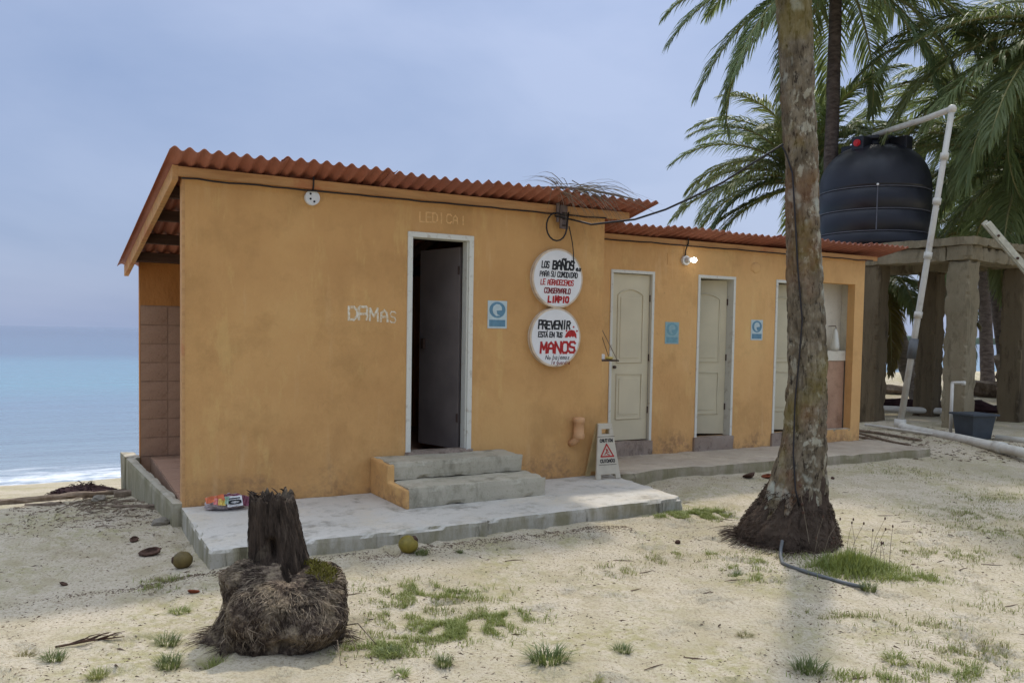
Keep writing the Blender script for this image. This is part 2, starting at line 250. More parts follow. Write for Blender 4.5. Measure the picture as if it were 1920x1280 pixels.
    # leaves (diffuse plus translucent)
    def leaf(name, c1, c2, c3, trans=0.35):
        g = G(name, 0.5, 0.35); n = g.noise(2.5, 4); r = g.rand()
        c = g.ramp(n, [(0.3, c1), (0.7, c2)]); c = g.mix(g.math('MULTIPLY', r, 0.6), c, c3); g.base(c)
        tr = g.t.nodes.new('ShaderNodeBsdfTranslucent'); ms = g.t.nodes.new('ShaderNodeMixShader'); ms.inputs[0].default_value = trans
        g.L(g.mix(0.5, c, (0.22, 0.24, 0.05)), tr.inputs['Color']); g.L(g.b.outputs[0], ms.inputs[1]); g.L(tr.outputs[0], ms.inputs[2]); g.L(ms.outputs[0], g.out.inputs['Surface']); return g.m
    MAT['leaf'] = leaf('palm_leaf', (0.14, 0.20, 0.075), (0.22, 0.275, 0.11), (0.28, 0.28, 0.12))
    MAT['leaf_dark'] = leaf('dark_palm_leaf', (0.115, 0.175, 0.08), (0.185, 0.245, 0.11), (0.21, 0.24, 0.105), 0.45)
    MAT['leaf_yellow'] = leaf('ageing_palm_leaf', (0.16, 0.125, 0.035), (0.26, 0.185, 0.06), (0.24, 0.16, 0.06))
    MAT['grass'] = leaf('grass_blades', (0.19, 0.25, 0.055), (0.29, 0.33, 0.095), (0.31, 0.29, 0.11), 0.42)
    MAT['grass_dark'] = leaf('dark_grass_blades', (0.10, 0.15, 0.045), (0.17, 0.205, 0.075), (0.22, 0.20, 0.10), 0.4)
    MAT['grass_dry'] = leaf('dry_grass_blades', (0.23, 0.215, 0.085), (0.33, 0.29, 0.14), (0.28, 0.22, 0.11), 0.35)
    MAT['dead'] = plain('dead_palm_leaf', (0.20, 0.155, 0.105), 0.85, 0.2, 0.45, 6)
    MAT['husk'] = plain('brown_husk', (0.085, 0.048, 0.033), 0.9, 0.2, 0.45, 25)
    MAT['husk_red'] = plain('red_husk', (0.20, 0.055, 0.025), 0.9, 0.2, 0.4, 25)
    g = G('coconut_olive', 0.55, 0.3); n = g.noise(9, 5, 0.65); g.base(g.ramp(n, [(0.3, (0.11, 0.085, 0.015)), (0.6, (0.24, 0.185, 0.03)), (0.78, (0.16, 0.09, 0.03))])); MAT['coconut'] = g.m
    g = G('coconut_brown', 0.6, 0.3); n = g.noise(9, 5, 0.65); g.base(g.ramp(n, [(0.3, (0.065, 0.045, 0.016)), (0.7, (0.17, 0.12, 0.035))])); MAT['coconut2'] = g.m
    MAT['litter'] = plain('leaf_litter', (0.12, 0.082, 0.055), 0.95, 0.1, 0.55, 3.0)
    MAT['bag'] = plain('crumpled_clear_bag', (0.40, 0.33, 0.32), 0.3, 0.5, 0.5, 30)
    MAT['bag_orange'] = plain('packet_orange', (0.55, 0.13, 0.04), 0.4, 0.4, 0.3, 30)
    MAT['bag_pink'] = plain('packet_pink', (0.65, 0.22, 0.20), 0.4, 0.4, 0.2, 30)
    MAT['bag_yellow'] = plain('packet_yellow', (0.65, 0.47, 0.10), 0.4, 0.4, 0.2, 30)
    MAT['bag_green'] = plain('packet_green', (0.28, 0.42, 0.30), 0.4, 0.4, 0.2, 30)
    MAT['bag_purple'] = plain('packet_maroon', (0.15, 0.035, 0.055), 0.4, 0.4, 0.4, 30)
    MAT['strand'] = plain('pale_root_strand', (0.24, 0.185, 0.125), 0.9, 0.15, 0.5, 14)
    MAT['rachis'] = plain('frond_rachis', (0.27, 0.25, 0.10), 0.6, 0.3, 0.2, 4)
    MAT['pipe_paint'] = plain('pale_orange_paint', (0.58, 0.32, 0.15), 0.7, 0.3, 0.15, 12)
    MAT['far'] = plain('far_shore', (0.05, 0.07, 0.05), 0.95, 0.1, 0.3, 0.05)
    g = G('lit_bulb'); g.b.inputs['Emission Color'].default_value = (1, 0.97, 0.9, 1); g.b.inputs['Emission Strength'].default_value = 6.0; MAT['bulb'] = g.m
make_materials()

# ------------------------------------------------------------------ mesh helpers
class MB:
    def __init__(s): s.v = []; s.f = []
    def add(s, vs, fs):
        o = len(s.v); s.v.extend([tuple(p) for p in vs]); s.f.extend([tuple(i + o for i in q) for q in fs]); return s
    def box(s, x0, x1, y0, y1, z0, z1):
        return s.add([(x0, y0, z0), (x1, y0, z0), (x1, y1, z0), (x0, y1, z0), (x0, y0, z1), (x1, y0, z1), (x1, y1, z1), (x0, y1, z1)],
                     [(0, 3, 2, 1), (4, 5, 6, 7), (0, 1, 5, 4), (1, 2, 6, 5), (2, 3, 7, 6), (3, 0, 4, 7)])
    def hexa(s, b, t):   # four bottom and four top points, counter-clockwise from above
        return s.add(list(b) + list(t), [(0, 3, 2, 1), (4, 5, 6, 7), (0, 1, 5, 4), (1, 2, 6, 5), (2, 3, 7, 6), (3, 0, 4, 7)])
    def tube(s, pts, r, n=8, cap=True, jit=0.0):
        pts = [Vector(p) for p in pts]; rs = r if isinstance(r, (list, tuple)) else [r] * len(pts)
        vs = []; fs = []; up = Vector((0, 0, 1)); prev = None
        for i, p in enumerate(pts):
            t = (pts[min(i + 1, len(pts) - 1)] - pts[max(i - 1, 0)]).normalized()
            if prev is None:
                ref = up if abs(t.dot(up)) < 0.95 else Vector((1, 0, 0)); a = t.cross(ref).normalized()
            else:
                a = (prev - t * prev.dot(t)).normalized()
            b = t.cross(a); prev = a
            for k in range(n):
                q = 2 * pi * k / n; rr = rs[i] * (1 + jit * (random.random() - 0.5))
                vs.append(p + a * cos(q) * rr + b * sin(q) * rr)
        m = len(pts)
        for i in range(m - 1):
            for k in range(n):
                k2 = (k + 1) % n; fs.append((i * n + k, i * n + k2, (i + 1) * n + k2, (i + 1) * n + k))
        if cap: fs.append(tuple(range(n - 1, -1, -1))); fs.append(tuple((m - 1) * n + k for k in range(n)))
        return s.add(vs, fs)
    def lathe(s, prof, n=32, c=(0, 0, 0), fn=None):
        vs = []; fs = []
        for (r, z) in prof:
            for k in range(n):
                q = 2 * pi * k / n; rr = r * (fn(q, z) if fn else 1); vs.append((c[0] + rr * cos(q), c[1] + rr * sin(q), c[2] + z))
        for i in range(len(prof) - 1):
            for k in range(n):
                k2 = (k + 1) % n; fs.append((i * n + k, i * n + k2, (i + 1) * n + k2, (i + 1) * n + k))
        fs.append(tuple(range(n - 1, -1, -1))); fs.append(tuple((len(prof) - 1) * n + k for k in range(n)))
        return s.add(vs, fs)
    def disc_y(s, cx, cz, r, y0, y1, n=40, rz=None):   # a disc standing in the x-z plane
        rz = rz or r; vs = []
        for y in (y0, y1):
            for k in range(n): q = 2 * pi * k / n; vs.append((cx + r * cos(q), y, cz + rz * sin(q)))
        fs = [(k, (k + 1) % n, n + (k + 1) % n, n + k) for k in range(n)]
        fs.append(tuple(range(n))); fs.append(tuple(n + k for k in range(n - 1, -1, -1)))
        return s.add(vs, fs)
    def poly_y(s, pts, y0, y1):   # polygon in the x-z plane, extruded along y
        n = len(pts); vs = [(x, y0, z) for x, z in pts] + [(x, y1, z) for x, z in pts]
        fs = [(k, (k + 1) % n, n + (k + 1) % n, n + k) for k in range(n)]
        fs.append(tuple(range(n))); fs.append(tuple(n + k for k in range(n - 1, -1, -1)))
        return s.add(vs, fs)
    def ellipsoid(s, c, r, nu=20, nv=12, fn=None):
        vs = []; fs = []
        for j in range(nv + 1):
            th = pi * j / nv
            for k in range(nu):
                q = 2 * pi * k / nu; d = Vector((sin(th) * cos(q), sin(th) * sin(q), cos(th))); m = fn(d) if fn else 1
                vs.append((c[0] + d.x * r[0] * m, c[1] + d.y * r[1] * m, c[2] + d.z * r[2] * m))
        for j in range(nv):
            for k in range(nu):
                k2 = (k + 1) % nu; fs.append((j * nu + k, (j + 1) * nu + k, (j + 1) * nu + k2, j * nu + k2))
        return s.add(vs, fs)
    def rough_box(s, x0, x1, y0, y1, z0, z1, res=0.06, amp=0.008, chip=0.02, seed=0.0, shape=None):
        """a box of small faces with uneven faces and chipped, rounded edges"""
        nx = max(1, int(round((x1 - x0) / res))); ny = max(1, int(round((y1 - y0) / res))); nz = max(1, int(round((z1 - z0) / res)))
        idx = {}; vs = []; fs = []
        def vert(i, j, k):
            key = (i, j, k)
            if key in idx: return idx[key]
            p = Vector((x0 + (x1 - x0) * i / nx, y0 + (y1 - y0) * j / ny, z0 + (z1 - z0) * k / nz))
            o = Vector((0, 0, 0)); e = 0
            dx = (i == nx) - (i == 0); dy = (j == ny) - (j == 0); dz = (k == nz) - (k == 0)
            e = abs(dx) + abs(dy) + abs(dz); q = p * 4.0 + Vector((seed, seed * 1.7, seed * 0.3))
            o = Vector((dx, dy, dz)) * (noise.noise(q) * amp)
            if e >= 2: o -= Vector((dx, dy, dz)) * (0.004 + chip * max(0.0, noise.noise(q * 2.2 + Vector((9, 3, 1)))))
            w = p + o
            if shape: w = Vector(shape(w))
            idx[key] = len(vs); vs.append(w); return idx[key]
        for i in range(nx):
            for j in range(ny):
                fs.append((vert(i, j, 0), vert(i, j + 1, 0), vert(i + 1, j + 1, 0), vert(i + 1, j, 0)))
                fs.append((vert(i, j, nz), vert(i + 1, j, nz), vert(i + 1, j + 1, nz), vert(i, j + 1, nz)))
        for i in range(nx):
            for k in range(nz):
                fs.append((vert(i, 0, k), vert(i + 1, 0, k), vert(i + 1, 0, k + 1), vert(i, 0, k + 1)))
                fs.append((vert(i, ny, k), vert(i, ny, k + 1), vert(i + 1, ny, k + 1), vert(i + 1, ny, k)))
        for j in range(ny):
            for k in range(nz):
                fs.append((vert(0, j, k), vert(0, j, k + 1), vert(0, j + 1, k + 1), vert(0, j + 1, k)))
                fs.append((vert(nx, j, k), vert(nx, j + 1, k), vert(nx, j + 1, k + 1), vert(nx, j, k + 1)))
        return s.add(vs, fs)
    def mesh(s, name, mat, smooth=False):
        me = bpy.data.meshes.new(name); me.from_pydata(s.v, [], s.f); me.update()
        me.materials.append(MAT[mat] if isinstance(mat, str) else mat)
        if smooth: me.polygons.foreach_set('use_smooth', [True] * len(me.polygons))
        return me
    def obj(s, name, mat, parent=None, smooth=False, bevel=0.0, loc=None, rot=None):
        o = bpy.data.objects.new(name, s.mesh(name, mat, smooth)); COL.objects.link(o)
        if parent: o.parent = parent
        if loc: o.location = loc
        if rot: o.rotation_euler = rot
        if bevel:
            b = o.modifiers.new('bevel', 'BEVEL'); b.width = bevel; b.segments = 2; b.limit_method = 'ANGLE'
        return o

def tag(o, label, cat, group=None):
    o['label'] = label; o['category'] = cat
    if group: o['group'] = group
    return o
def struct(o): o['kind'] = 'structure'; return o
def stuff(o, label=None):
    o['kind'] = 'stuff'
    if label: o['label'] = label
    return o
def thing(name, label, cat, loc=(0, 0, 0), rz=0.0, group=None):
    o = bpy.data.objects.new(name, None); COL.objects.link(o); o.location = loc; o.rotation_euler = (0, 0, rz); o.empty_display_size = 0.2
    return tag(o, label, cat, group)
def part(name, me, parent, loc=(0, 0, 0), rot=(0, 0, 0), scale=(1, 1, 1)):
    o = bpy.data.objects.new(name, me); COL.objects.link(o); o.parent = parent; o.location = loc; o.rotation_euler = rot; o.scale = scale; return o
def sstep(a, b, x):
    t = max(0.0, min(1.0, (x - a) / (b - a))); return t * t * (3 - 2 * t)

# building frame: x along the front wall, y towards the sea
OX, OY = -2.602, 6.613; ANG = radians(28.4); DX, DY = cos(ANG), sin(ANG)
def to_local(x, y): vx, vy = x - OX, y - OY; return vx * DX + vy * DY, -vx * DY + vy * DX
def to_world(a, b, z=0.0): return Vector((OX + a * DX - b * DY, OY + a * DY + b * DX, z))

FP = {}
def make_prints():
    r = random.Random(77)
    def add(x, y, az, d):
        for i in (-1, 0, 1):
            for j in (-1, 0, 1): FP.setdefault((int(x // .4) + i, int(y // .4) + j), []).append((x, y, cos(az), sin(az), d))
    for k in range(16):        # tracks
        x, y, az = r.uniform(-2.5, 4), r.uniform(3.5, 7.5), r.uniform(-.9, 1.1)
        for i in range(8):
            s_ = .10 if i % 2 else -.10; add(x - sin(az) * s_, y + cos(az) * s_, az + r.uniform(-.2, .2), r.uniform(.02, .038)); x += .55 * cos(az); y += .55 * sin(az); az += r.uniform(-.15, .15)
    for k in range(150): add(r.uniform(-3.4, 5), r.uniform(3.3, 8), r.uniform(0, 6.28), r.uniform(.010, .028))
make_prints()
def zg(x, y):
    """height of the sand"""
    a, b = to_local(x, y)
    k = sstep(8, 22, a)
    b0 = 0.6 + 11.5 * k; bs = 7.4 + 13.0 * k
    z = 0.0
    if b > b0: z -= 0.78 * ((b - b0) / (bs - b0)) ** 1.25 if b < bs else 0.78 + (b - bs) * 0.06
    z = max(z, -4.0)
    z += 0.06 * exp(-((b + 1.45) / 0.45) ** 2) * sstep(-0.6, 0.3, a) * (1 - sstep(3.6, 4.6, a))
    z += 0.09 * sstep(-1.8, -0.1, b) * sstep(3.6, 5.0, a) * (1 - sstep(2, 4, b) * (1 - k))
    z += 0.13 * sstep(8.6, 11.5, a) * sstep(-3.0, 0.5, b) * (1 - sstep(bs - 3, bs, b))
    z += 0.30 * k * exp(-((b - 11) / 4.0) ** 2)
    d = sqrt(x * x + y * y)
    w = 1.0
    z += 0.022 * noise.noise(Vector((x * 0.7, y * 0.7, 1.0))) + 0.012 * noise.noise(Vector((x * 2.1, y * 2.1, 4.0)))
    if d < 16:
        z += 0.011 * noise.noise(Vector((x * 5.5, y * 5.5, 7.0))) + 0.005 * noise.noise(Vector((x * 14, y * 14, 2.0)))
        for (px, py, c_, s_, dd) in FP.get((int(x // .4), int(y // .4)), ()):
            u = ((x - px) * c_ + (y - py) * s_) / .135; v = (-(x - px) * s_ + (y - py) * c_) / .058; q = u * u + v * v
            if q < 3.5: z += dd * (.45 * exp(-((q - 1.5) / .6) ** 2) - exp(-(q / .7) ** 2))
        # scuffed, heaped sand at the seaward corner
        h = exp(-(((a + 0.75) / 0.6) ** 2 + ((b - 0.9) / 1.0) ** 2))
        z += h * (0.05 + 0.05 * noise.noise(Vector((x * 4.5 + y * 2, y * 7, 3.0))))
    return z

# ------------------------------------------------------------------ ground and sea
def build_ground():
    def axis(lo, f0, f1, hi, step, g):
        c = [f0]; s = step
        while c[-1] < f1: c.append(c[-1] + step)
        up = []; p = c[-1]; s = step
        while p < hi: s *= g; p += s; up.append(p)
        dn = []; p = f0; s = step
        while p > lo: s *= g; p -= s; dn.append(p)
        return dn[::-1] + c + up
    X = axis(-700, -3.0, 4.6, 700, 0.032, 1.085); Y = axis(-120, 3.3, 8.2, 800, 0.032, 1.07)
    nx = len(X); vs = [(x, y, zg(x, y)) for y in Y for x in X]
    fs = [(j * nx + i, j * nx + i + 1, (j + 1) * nx + i + 1, (j + 1) * nx + i) for j in range(len(Y) - 1) for i in range(nx - 1)]
    o = struct(MB().add(vs, fs).obj('ground', 'sand', smooth=True)); o['label'] = 'pale coral sand of the beach with scattered litter'
    # sea: its own y axis points away from the shore
    def ax2(n, far): return [far * (abs(t) ** 2.4) * (1 if t > 0 else -1) for t in [(-1 + 2 * i / n) for i in range(n + 1)]]
    SX = ax2(60, 9000); SY = [1.5 + 9000 * (j / 70.0) ** 3.2 for j in range(71)]; n = len(SX)
    m = MB().add([(x, y, 0) for y in SY for x in SX], [(j * n + i, j * n + i + 1, (j + 1) * n + i + 1, (j + 1) * n + i) for j in range(len(SY) - 1) for i in range(n - 1)])
    s = m.obj('sea', 'sea', smooth=True, loc=(OX, OY, -0.72), rot=(0, 0, ANG)); struct(s); s['label'] = 'calm turquoise and grey-blue sea with foam at the shore'
    # low wooded shore far out on the right
    vs = []; fs = []; N = 90
    for i in range(N + 1):
        t = i / N; x = 380 + 330 * t; h = 7.0 * sstep(0, 0.12, t) * (1 - sstep(0.8, 1, t)) * (0.75 + 0.5 * noise.noise(Vector((t * 30, 0, 0)))) + 0.1
        for (dy, hh) in ((-14, -1.2), (-6, h * 0.8), (4, h), (16, -1.2)): vs.append((x, 900 + dy - 220 * t, hh))
    for i in range(N):
        for k in range(3): fs.append((i * 4 + k, i * 4 + k + 1, (i + 1) * 4 + k + 1, (i + 1) * 4 + k))
    struct(MB().add(vs, fs).obj('distant_shore', 'far', smooth=True))
build_ground()

# ------------------------------------------------------------------ hand-painted lettering
GL = {
 'A': [[(0, 0), (.12, .75), (.5, 1), (.88, .75), (1, 0)], [(.06, .4), (.94, .4)]], 'B': [[(0, 0), (0, 1), (.7, 1), (.9, .8), (.7, .54), (0, .54)], [(.7, .54), (1, .3), (.75, 0), (0, 0)]],
 'C': [[(1, .85), (.75, 1), (.25, 1), (0, .8), (0, .2), (.25, 0), (.75, 0), (1, .15)]], 'D': [[(0, 0), (0, 1), (.6, 1), (1, .75), (1, .25), (.6, 0), (0, 0)]],
 'E': [[(1, 1), (0, 1), (0, 0), (1, 0)], [(0, .52), (.8, .52)]], 'G': [[(1, .85), (.75, 1), (.25, 1), (0, .8), (0, .2), (.25, 0), (.8, 0), (1, .2), (1, .48), (.6, .48)]],
 'I': [[(.5, 0), (.5, 1)]], 'L': [[(0, 1), (0, 0), (.9, 0)]], 'M': [[(0, 0), (.05, 1), (.5, .35), (.95, 1), (1, 0)]], 'N': [[(0, 0), (0, 1), (1, 0), (1, 1)]],
 'Ñ': [[(0, 0), (0, 1), (1, 0), (1, 1)], [(.05, 1.16), (.4, 1.24), (.65, 1.16), (1, 1.24)]], 'O': [[(.25, 0), (0, .2), (0, .8), (.25, 1), (.75, 1), (1, .8), (1, .2), (.75, 0), (.25, 0)]],
 'P': [[(0, 0), (0, 1), (.75, 1), (1, .8), (.75, .5), (0, .5)]], 'R': [[(0, 0), (0, 1), (.75, 1), (1, .8), (.75, .5), (0, .5)], [(.5, .5), (1, 0)]],
 'S': [[(1, .88), (.8, 1), (.2, 1), (0, .8), (.15, .56), (.85, .46), (1, .2), (.8, 0), (.2, 0), (0, .12)]], 'T': [[(0, 1), (1, 1)], [(.5, 1), (.5, 0)]],
 'U': [[(0, 1), (0, .2), (.25, 0), (.75, 0), (1, .2), (1, 1)]], 'V': [[(0, 1), (.5, 0), (1, 1)]], 'Á': [[(0, 0), (.5, 1), (1, 0)], [(.2, .4), (.8, .4)], [(.5, 1.12), (.75, 1.32)]],
 'a': [[(.9, .55), (.4, .6), (.05, .3), (.4, 0), (.85, .25), (.9, .55), (1, 0)]], 'b': [[(.1, 1), (.1, 0), (.7, 0), (.9, .3), (.6, .55), (.1, .45)]], 'd': [[(.9, 1), (.9, 0), (.3, 0), (.1, .3), (.4, .55), (.9, .45)]],
 'e': [[(.05, .3), (.9, .35), (.6, .6), (.15, .45), (.1, .15), (.5, 0), (.95, .1)]], 'g': [[(.9, .55), (.3, .6), (.1, .3), (.4, .05), (.9, .25)], [(.9, .55), (.85, -.3), (.3, -.4)]],
 'i': [[(.5, 0), (.5, .5)], [(.5, .7), (.55, .75)]], 'j': [[(.6, .5), (.55, -.25), (.15, -.35)], [(.6, .7), (.65, .75)]], 'l': [[(.4, 1), (.45, 0)]], 'm': [[(0, 0), (0, .5), (.3, .55), (.5, .4), (.5, 0)], [(.5, .4), (.8, .55), (1, .4), (1, 0)]],
 'o': [[(.5, .55), (.1, .35), (.3, 0), (.7, 0), (.9, .3), (.5, .55)]], 'r': [[(.2, 0), (.2, .5)], [(.2, .4), (.6, .55), (.9, .45)]], 's': [[(.9, .5), (.3, .55), (.3, .32), (.8, .22), (.6, 0), (.1, .05)]], 'u': [[(.1, .5), (.15, .05), (.6, 0), (.9, .2)], [(.9, .5), (.95, 0)]],
 ' ': [], 'Â': [[(0, 0), (0, .9), (.15, 1), (.85, 1), (1, .9), (1, 0)], [(0, .45), (1, .45)]],
}
def text(mb, s, x0, x1, z0, z1, th, y, slant=0.0, gap=0.28, jit=0.02, tilt=0.0):
    cw = (x1 - x0) / (len(s) + gap * (len(s) - 1)); h = z1 - z0; rnd = random.Random(len(s) * 31 + ord(s[0]))
    for i, ch in enumerate(s):
        ox = x0 + i * cw * (1 + gap); dz = (rnd.random() - .5) * h * 0.08; sc = 1 + (rnd.random() - .5) * 0.12
        for st in GL[ch]:
            P = []
            for (u, v) in st:
                zz = v * h * sc + dz; P.append(Vector((ox + u * cw + slant * zz + (rnd.random() - .5) * jit * h, zz + z0 + tilt * (ox - x0) + (rnd.random() - .5) * jit * h)))
            for a, b in zip(P, P[1:]):
                d = (b - a); l = d.length
                if l < 1e-6: continue
                d /= l; n = Vector((-d.y, d.x)) * th / 2; a2 = a - d * th * .45; b2 = b + d * th * .45; yy = y - 0.00015 * rnd.random()
                mb.add([((a2 - n).x, yy, (a2 - n).y), ((b2 - n).x, yy, (b2 - n).y), ((b2 + n).x, yy, (b2 + n).y), ((a2 + n).x, yy, (a2 + n).y)], [(0, 1, 2, 3)])

# ------------------------------------------------------------------ the toilet block
BL = thing('toilet_block', 'ochre rendered toilet block with two terracotta corrugated roofs by the sea', 'building', (OX, OY, 0), ANG)
def holes(mb, a0, a1, b0, b1, z0, z1, ops):
    x = a0
    for (o0, o1, p0, p1) in ops:
        if o0 > x: mb.box(x, o0, b0, b1, z0, z1)
        if p0 > z0: mb.box(o0, o1, b0, b1, z0, p0)
        if p1 < z1: mb.box(o0, o1, b0, b1, p1, z1)
        x = o1
    if x < a1: mb.box(x, a1, b0, b1, z0, z1)
    return mb
RB = 2.75      # rear wall
BB = 0.85      # front of the lower wing
W_A = holes(MB(), 0, 4.0, 0, .13, -.1, 2.80, [(1.905, 2.49, .50, 2.47)]).obj('front_wall', 'wall', BL)
W_R = MB().box(3.87, 4.0, .13, BB + .12, -.1, 2.78).obj('return_wall', 'wall', BL)
W_B = holes(MB(), 4.0, 8.97, BB, BB + .12, -.1, 2.72, [(4.715, 5.285, .36, 2.33), (6.01, 6.56, .36, 2.33), (7.315, 7.88, .36, 2.33), (8.08, 8.785, .36, 2.36)]).obj('wing_wall', 'wall_wing_lit', BL)
MB().box(8.85, 8.97, BB + .12, RB + .12, -.1, 2.45).obj('end_wall', 'wall_wing_lit', BL)
rw = MB().box(-.125, 8.85, RB, RB + .12, -.5, 2.30).obj('rear_wall', 'orange', BL)
for a in (1.25, 5.62, 6.92, 7.98):
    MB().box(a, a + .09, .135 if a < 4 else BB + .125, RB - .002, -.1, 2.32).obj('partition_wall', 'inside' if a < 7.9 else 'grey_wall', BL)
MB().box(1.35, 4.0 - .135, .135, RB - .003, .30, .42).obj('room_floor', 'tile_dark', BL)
MB().box(4.05, 8.84, BB + .125, RB - .003, .20, .34).obj('wing_floor', 'tile_dark', BL)
# fine light arris down the free end of the front wall
MB().box(-.022, -.001, -.002, .128, .16, 2.80).obj('corner_trim', 'fascia', BL)
# tiles on the rear wall of the open bay, and on its floor
tm = MB().rough_box(0.0, 0.270, -.009, 0, 0.0, .199, .1, .002, .002).mesh('tile', 'tile')
z = .001
while z < 1.80:
    for i in range(5):
        if -.12 + i * .275 < 1.2: part('tile', tm, rw, (-.12 + i * .275 + .003, RB - .001 + random.uniform(-.0015, .0015), z), (0, random.uniform(-.004, .004), 0))
    z += .204
MB().box(-.118, 1.24, RB - .004, RB - .0005, .0, 1.84).obj('grout_bed', 'grout', rw)
fl = MB().box(-.02, 1.24, .14, RB - .015, -.3, .192).obj('bay_floor', 'grout', BL)
fm = MB().box(0, .322, 0, .322, 0, .012).mesh('floor_tile', 'tile_dark')
for i in range(4):
    for j in range(8):
        if .15 + j * .33 + .32 < RB - .01 and -.015 + i * .33 + .32 < 1.30: part('floor_tile', fm, fl, (-.015 + i * .33, .15 + j * .33, .191 + random.uniform(0, .003)))
# roof sheets
LAM = .105
def sheet(a0, a1, b0, b1, zf, slope, amp=.017, skew=0.0, lift=0.0, t=.006, flare=0.0):
    n = int(round((a1 - a0) / LAM * 10)); m = 8; top = []; 
    for j in range(m + 1):
        for i in range(n + 1):
            a = a0 + (a1 - a0) * i / n; b = b0 + (b1 - b0) * j / m
            z = zf - slope * (b - b0) + amp * cos(2 * pi * a / LAM) + lift + .004 * noise.noise(Vector((a * 2, b * 2, zf)))
            top.append((a + skew * (b - b0) * (1 - i / n), b + .008 * noise.noise(Vector((a0 * 3, j * .0, 1))), z))
    k = len(top); vs = top + [(x, y, z - t) for x, y, z in top]; N = n + 1; fs = []
    for j in range(m):
        for i in range(n):
            q = (j * N + i, j * N + i + 1, (j + 1) * N + i + 1, (j + 1) * N + i); fs.append(q); fs.append(tuple(k + v for v in q[::-1]))
    for i in range(n): fs.append((i, k + i, k + i + 1, i + 1)); e = m * N; fs.append((e + i, e + i + 1, k + e + i + 1, k + e + i))
    for j in range(m): fs.append((j * N, (j + 1) * N, k + (j + 1) * N, k + j * N)); fs.append((j * N + n, k + j * N + n, k + (j + 1) * N + n, (j + 1) * N + n))
    return MB().add(vs, fs)
SL = .205
ed = [-.143, .745, 1.66, 2.585, 3.51, 4.445]
for i in range(5):
    sheet(ed[i] - (.06 if i else 0), ed[i + 1], -.30, 2.98, 2.95, SL, skew=-.057 if i == 0 else 0, lift=.017 * (i % 2)).obj('roof_sheet', 'roof', BL, smooth=True)
ed = [4.46, 5.33, 6.2, 7.07, 7.94, 8.75, 9.48]
for i in range(6):
    sheet(ed[i] - (.06 if i else 0), ed[i + 1], .55, 3.0, 2.845 + .006 * i, SL, lift=.017 * (i % 2)).obj('roof_sheet', 'roof', BL, smooth=True)
def zr(b): return 2.95 - SL * (b + .30)
# timbers
MB().box(-.055, 4.275, -.045, -.002, 2.785, 2.862).obj('fascia_board', 'fascia', BL, bevel=.004)
MB().box(4.03, 9.16, BB - .05, BB - .002, 2.70, 2.757).obj('fascia_board', 'fascia', BL, bevel=.004)
sk = lambda b: -.143 - .057 * (b + .3)
def barge(w0, w1, d0, d1, b0, b1):
    f = lambda b, w, dz: (sk(b) + w, b, zr(b) - .028 - dz)
    return MB().hexa([f(b0, w0, d1), f(b0, w1, d1), f(b1, w1, d1), f(b1, w0, d1)], [f(b0, w0, d0), f(b0, w1, d0), f(b1, w1, d0), f(b1, w0, d0)])
barge(.06, .105, 0, .115, -.04, 2.9).obj('rafter', 'fascia', BL, bevel=.004)
for a in (1.2, 2.6, 3.9):
    f = lambda b, w, dz: (a + w, b, zr(b) - .026 - dz)
    MB().hexa([f(.14, 0, .09), f(.14, .045, .09), f(2.74, .045, .09), f(2.74, 0, .09)], [f(.14, 0, 0), f(.14, .045, 0), f(2.74, .045, 0), f(2.74, 0, 0)]).obj('rafter', 'dark_timber', BL)
for b in (.42, 1.02, 1.72, 2.35):
    MB().box(sk(b) + .105, 4.2, b, b + .07, zr(b) - .125, zr(b) - .03).obj('purlin', 'dark_timber', BL, bevel=.004)
MB().box(sk(RB) + .11, 4.2, RB - .03, RB + .09, 2.302, 2.365).obj('wall_plate', 'dark_timber', BL)
MB().box(4.02, 8.9, RB - .03, RB + .1, 2.302, 2.34).obj('wall_plate', 'dark_timber', BL)
for b in (1.25, 1.9):
    zb = 2.845 - SL * (b - .55); MB().box(4.05, 9.3, b, b + .06, zb - .10, zb - .025).obj('purlin', 'dark_timber', BL)

